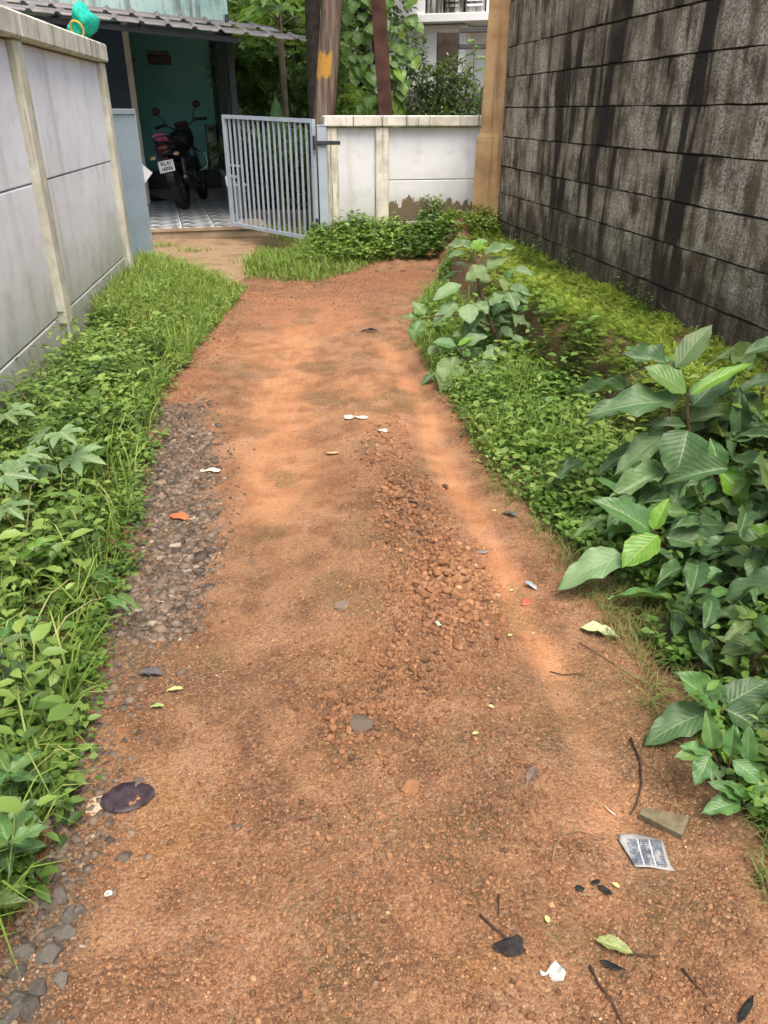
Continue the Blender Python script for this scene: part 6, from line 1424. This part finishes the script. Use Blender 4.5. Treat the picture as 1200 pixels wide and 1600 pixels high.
for i, (x, y, lab) in enumerate([(-1.9, 13.2, 'low dark bush behind the bar gate, left of its middle'), (-1.2, 12.6, 'low leafy bush behind the bar gate near the utility pole'), (-2.0, 14.4, 'low bush beside the porch grille'), (-.3, 13.6, 'low bush between the utility pole and the iron pole'), (.3, 12.8, 'low bush under the vine')]):
    o = empty('garden_bush', (x, y, 0), 0, lab, 'bush', 'low garden bushes', 'thing')
    cl = rclumps(5, .4, .35, .35, 1.0, .28, .5, 20 + i)
    for c in cl[:4]: MB().tube([(0, 0, -.05), Vector(c[:3]) * .6, Vector(c[:3])], .012, 5).build('branch', BARK, o)
    crown(o, cl, 2600, .095, M_TREE if i % 2 == 0 else M_TREEL, .38, T_OV, .5)
# papaya with fans of lobed leaves
pp = at(438, 60, 12.8); o = empty('papaya_tree', (pp.x, pp.y, 0), 0, 'slender papaya tree with bright lobed leaves above the awning end', 'tree', None, 'thing')
MB().tube([(0, 0, -.1), (.02, 0, 1.4), (.0, 0, 2.75)], [.06, .05, .04], 9).build('trunk', BARK2, o, True)
PAP = big_leaf_mat('papaya_leaf', (.11, .22, .030), (.17, .31, .045), (.34, .42, .16), .45, .4)
pm_ = palmate_mesh('lobed_leaf', 5); pm_.materials.append(PAP)
for k in range(16):
    a = k * 2.4; el = random.uniform(-.25, .75); L = random.uniform(.35, .6)
    c0 = Vector((0, 0, 2.5 + .02 * k)) + Vector(o.location); c1 = c0 + Vector((math.cos(a) * math.cos(el), math.sin(a) * math.cos(el), math.sin(el))) * L
    stem(o, [c0, (c0 + c1) / 2 + Vector((0, 0, .04)), c1], .010, .006, M_STEM, 'petiole'); put_leaf(o, c1, c1 + Vector((math.cos(a) * .8, math.sin(a) * .8, -.35)).normalized() * random.uniform(.26, .36), .5, 'y', .1, 0, pm_, 'lobed_leaf')
# banana sucker
bb = at(432, 180, 12.2); o = empty('banana_plant', (bb.x, bb.y, 0), 0, 'young banana plant with upright pale green leaf behind the gate', 'plant', None, 'thing')
stem(o, [(bb.x, bb.y, 0), (bb.x + .02, bb.y, .7), (bb.x + .0, bb.y, 1.25)], .035, .02, M_STEM, 'pseudostem')
put_leaf(o, (bb.x, bb.y, 1.1), at(430, 150, 12.2), .33, 'm', .9)
for a, z in ((.5, .8), (2.6, .7), (-2.2, .9), (4.4, .6)): put_leaf(o, (bb.x, bb.y, z), (bb.x + math.cos(a) * .5, bb.y + math.sin(a) * .3 - .1, z + .45), .3, 'm', .4)
# vine covered trunk
vb = at(590, 100, 11.6); o = empty('vine', (vb.x, vb.y, 0), 0, 'curtain of broad-leaved vine hanging behind the rusty iron pole', 'vine', None, 'thing')
MB().tube([(0, .12, -.1), (.05, .12, 1.5), (.0, .12, 3.2), (.05, .12, 5)], [.12, .11, .10, .08], 10).build('support_trunk', BARK, o, True)
hm = []
for t_, mt in (('a', big_leaf_mat('vine_leaf', (.075, .165, .035), (.125, .24, .05), (.26, .36, .13), .4, .35)), ('b', big_leaf_mat('vine_leaf_pale', (.15, .27, .03), (.22, .36, .05), (.36, .44, .14), .4, .4))):
    me = big_leaf_mesh('leaf', .03, .10, .10, 1, 4); me.materials.append(mt); hm.append(me)
for k in range(290):
    z = random.uniform(.9, 4.3); hw = .40 + .06 * math.sin(z * 3); a = random.uniform(-1, 1)
    c0 = Vector((vb.x + a * hw + .06, vb.y - .15 * math.sqrt(max(0, 1 - a * a)) - random.random() * .12, z)); L = random.uniform(.10, .19)
    put_leaf(o, c0, c0 + Vector((random.gauss(0, .35), -.45, -.75)).normalized() * L, random.uniform(.75, .95), None, .45, random.gauss(0, .3), hm[0] if random.random() < .75 else hm[1])
# bush over the white wall
bc = at(690, 140, 11.6)
o = empty('round_bush', (bc.x, bc.y, 0), 0, 'rounded dark green bush with yellowish top rising behind the white wall', 'bush', None, 'thing')
cl = [(0, 0, 1.75, .38), (-.32, .05, 1.55, .36), (.34, 0, 1.6, .36), (-.52, 0, 1.3, .3), (.52, .05, 1.35, .32), (0, -.1, 1.3, .5), (0, 0, .9, .55), (.15, .05, 1.95, .25), (-.15, -.05, 1.85, .25), (.62, 0, 1.0, .3), (-.6, 0, 1.0, .3)]
for c in cl[:6]: MB().tube([(0, 0, -.05), Vector(c[:3]) * .55, Vector(c[:3])], .014, 5).build('branch', BARK, o)
crown(o, cl, 11000, .055, M_BUSH, .36, T_DIA, .55)
sp_ = at(742, 100, 11.9); o = empty('leafy_sprout', (sp_.x, sp_.y, 0), 0, 'tall leafy sprout between the round bush and the tan pillar', 'plant', None, 'thing')
stem(o, [(sp_.x, sp_.y, 0), (sp_.x, sp_.y, 1.4), (sp_.x - .02, sp_.y, 2.3)], .012, .006, M_STEM)
for k in range(26):
    z = 1.1 + 1.25 * k / 26; a = k * 2.4; c0 = Vector((sp_.x, sp_.y, z)); put_leaf(o, c0, c0 + Vector((math.cos(a), math.sin(a), .1)) * random.uniform(.10, .2), .45, 'm', .3)
# white two-storey house far right
def white_house():
    Yh = 17.5; c0 = at(728, 36, Yh)                        # outer corner under the slab
    ang = R(-16); o = empty('white_house', (c0.x, c0.y, 0), ang, 'white two-storey house with stained balcony beyond the bush', 'house', None, 'thing')
    nn = NT('white_house_paint'); p = nn.obj(o)
    st = nn.noise(nn.map(p, (5, 5, .5)), 1, 6, .7); mid_ = nn.noise(p, 3, 5, .6); z = nn.xyz(p, 2)
    c = nn.mix(nn.rng(mid_, .4, .7, 0, .3), (.86, .87, .88), (.70, .71, .71))
    c = nn.mix(nn.rng(nn.math('ADD', z, nn.math('MULTIPLY', nn.math('SUBTRACT', mid_, .5), .5)), 1.95, 1.70, 0, .92), c, (.075, .055, .038))
    WH = nn.fin(c, .85)
    n2 = NT('mould_stained_white'); p2 = n2.obj(o); s2 = n2.noise(n2.map(p2, (9, 9, .8)), 1, 6, .7)
    ST = n2.fin(n2.mix(n2.rng(s2, .40, .60), (.055, .048, .040), (.55, .54, .50)), .9)
    DK = plain('dark_mouldy_concrete', (.060, .046, .036), .9, 0, .2, .5, 6)
    zs = c0.z                                               # slab underside
    MB().lohi((-4.2, 0, -.1), (0, 5, zs - .02)).build('lower_wall', WH, o)
    MB().lohi((.001, .6, -.1), (2.6, 5, zs - .021)).build('side_wall', WH, o)
    MB().lohi((-4.5, -.35, zs), (2.9, 5.2, zs + .14), bev=.01).build('floor_slab', WH, o)
    MB().lohi((-4.4, -.30, zs + .141), (-.75, -.18, zs + .50), bev=.01).build('balcony_parapet', WH, o)
    MB().lohi((-4.4, -.31, zs + .501), (-.75, -.17, zs + .56), bev=.01).build('balcony_sill', DK, o)
    for x in (-2.5, -1.9, -1.25, -.72): MB().lohi((x - .05, -.29, zs + .561), (x + .05, -.19, zs + 1.05)).build('baluster', ST, o)
    for za in (.70, .95): MB().lohi((-2.55, -.275, zs + za), (-.70, -.205, zs + za + .07)).build('balcony_rail', DK, o)
    MB().lohi((-.70, -.32, zs + .142), (-.42, -.1, zs + 2.8), bev=.01).build('pillar', ST, o)
    for i, xx in enumerate((-.38, .02)):
        f = MB().lohi((xx, -.20, zs + .142), (xx + .36, -.12, zs + 1.6)).build('louvre_block', ST, o)
        for k in range(16): MB().lohi((xx + .03, -.245, zs + .25 + k * .08), (xx + .33, -.201, zs + .285 + k * .08)).build('louvre', WH if i else ST, f)
    MB().lohi((.42, -.22, zs + .143), (1.6, -.1, zs + 2.8)).build('upper_wall', WH, o)
    MB().lohi((-4.3, 1.3, zs + .143), (2.6, 5, zs + 3.0)).build('upper_wall', ST, o)
    MB().lohi((-2.1, 1.26, zs + .9), (-1.0, 1.299, zs + 2.1)).build('window', plain('dark_window', (.02, .022, .025), .15), o)
    MB().lohi((-4.6, -.6, zs + 3.0), (3, 5.4, zs + 3.15)).build('roof_slab', ST, o)
    for k in range(3): MB().lohi((-1.95 + k * .12, -.012, zs - .28), (-1.92 + k * .12, -.001, zs - .20)).build('vent_hole', M_INK, o)
    # old fence pillar with two rails
    Yf = 14.2; a, b = at(683, 80, Yf), at(716, 80, Yf); t = at(700, 50, Yf)
    f = empty('old_fence', ((a.x + b.x) / 2, Yf, 0), R(-8), 'blackened concrete fence pillar with two dark rails before the white house', 'fence', None, 'thing')
    hw = (b.x - a.x) / 2
    MB().lohi((-hw, -.13, -.1), (hw, .13, t.z), bev=.02).build('pillar', DK, f)
    for v in (47, 73):
        z = at(720, v, Yf).z
        m = MB(); m.lohi((hw + .002, -.04, z - .035), (2.4, .04, z + .035), bev=.006); m.build('rail', plain('dark_rail', (.075, .072, .070), .8), f)
    MB().lohi((1.9, -.1, -.1), (2.15, .1, t.z), bev=.02).build('pillar', DK, f)
white_house()
# retaining edge and clutter inside the garden
MB().lohi((-2.0, 11.9, -.05), (-.75, 12.05, .22), bev=.02).build('garden_kerb', plain('dark_kerb', (.07, .06, .05), .9), None, kind='structure')
n = 5000; X = RNG.uniform(-2.6, 1.6, n); Y = RNG.uniform(10.2, 14.5, n); k = ~((X < -1.9) & (Y > 10.5) & (X < -1.75)); X, Y = X[k], Y[k]; n = len(X)
kk = (X - HO.x) * FX.x + (Y - HO.y) * FX.y > HXR + .35; X, Y = X[kk], Y[kk]; n = len(X)
blades('garden_grass', ground_pts(X, Y), RNG.uniform(.04, .14, n), RNG.uniform(.4, 1.5, n), .009, np.clip(RNG.normal(.45, .25, n), 0, 1), M_GRASS, None, kind='stuff', label='patchy grass in the garden behind the bar gate')
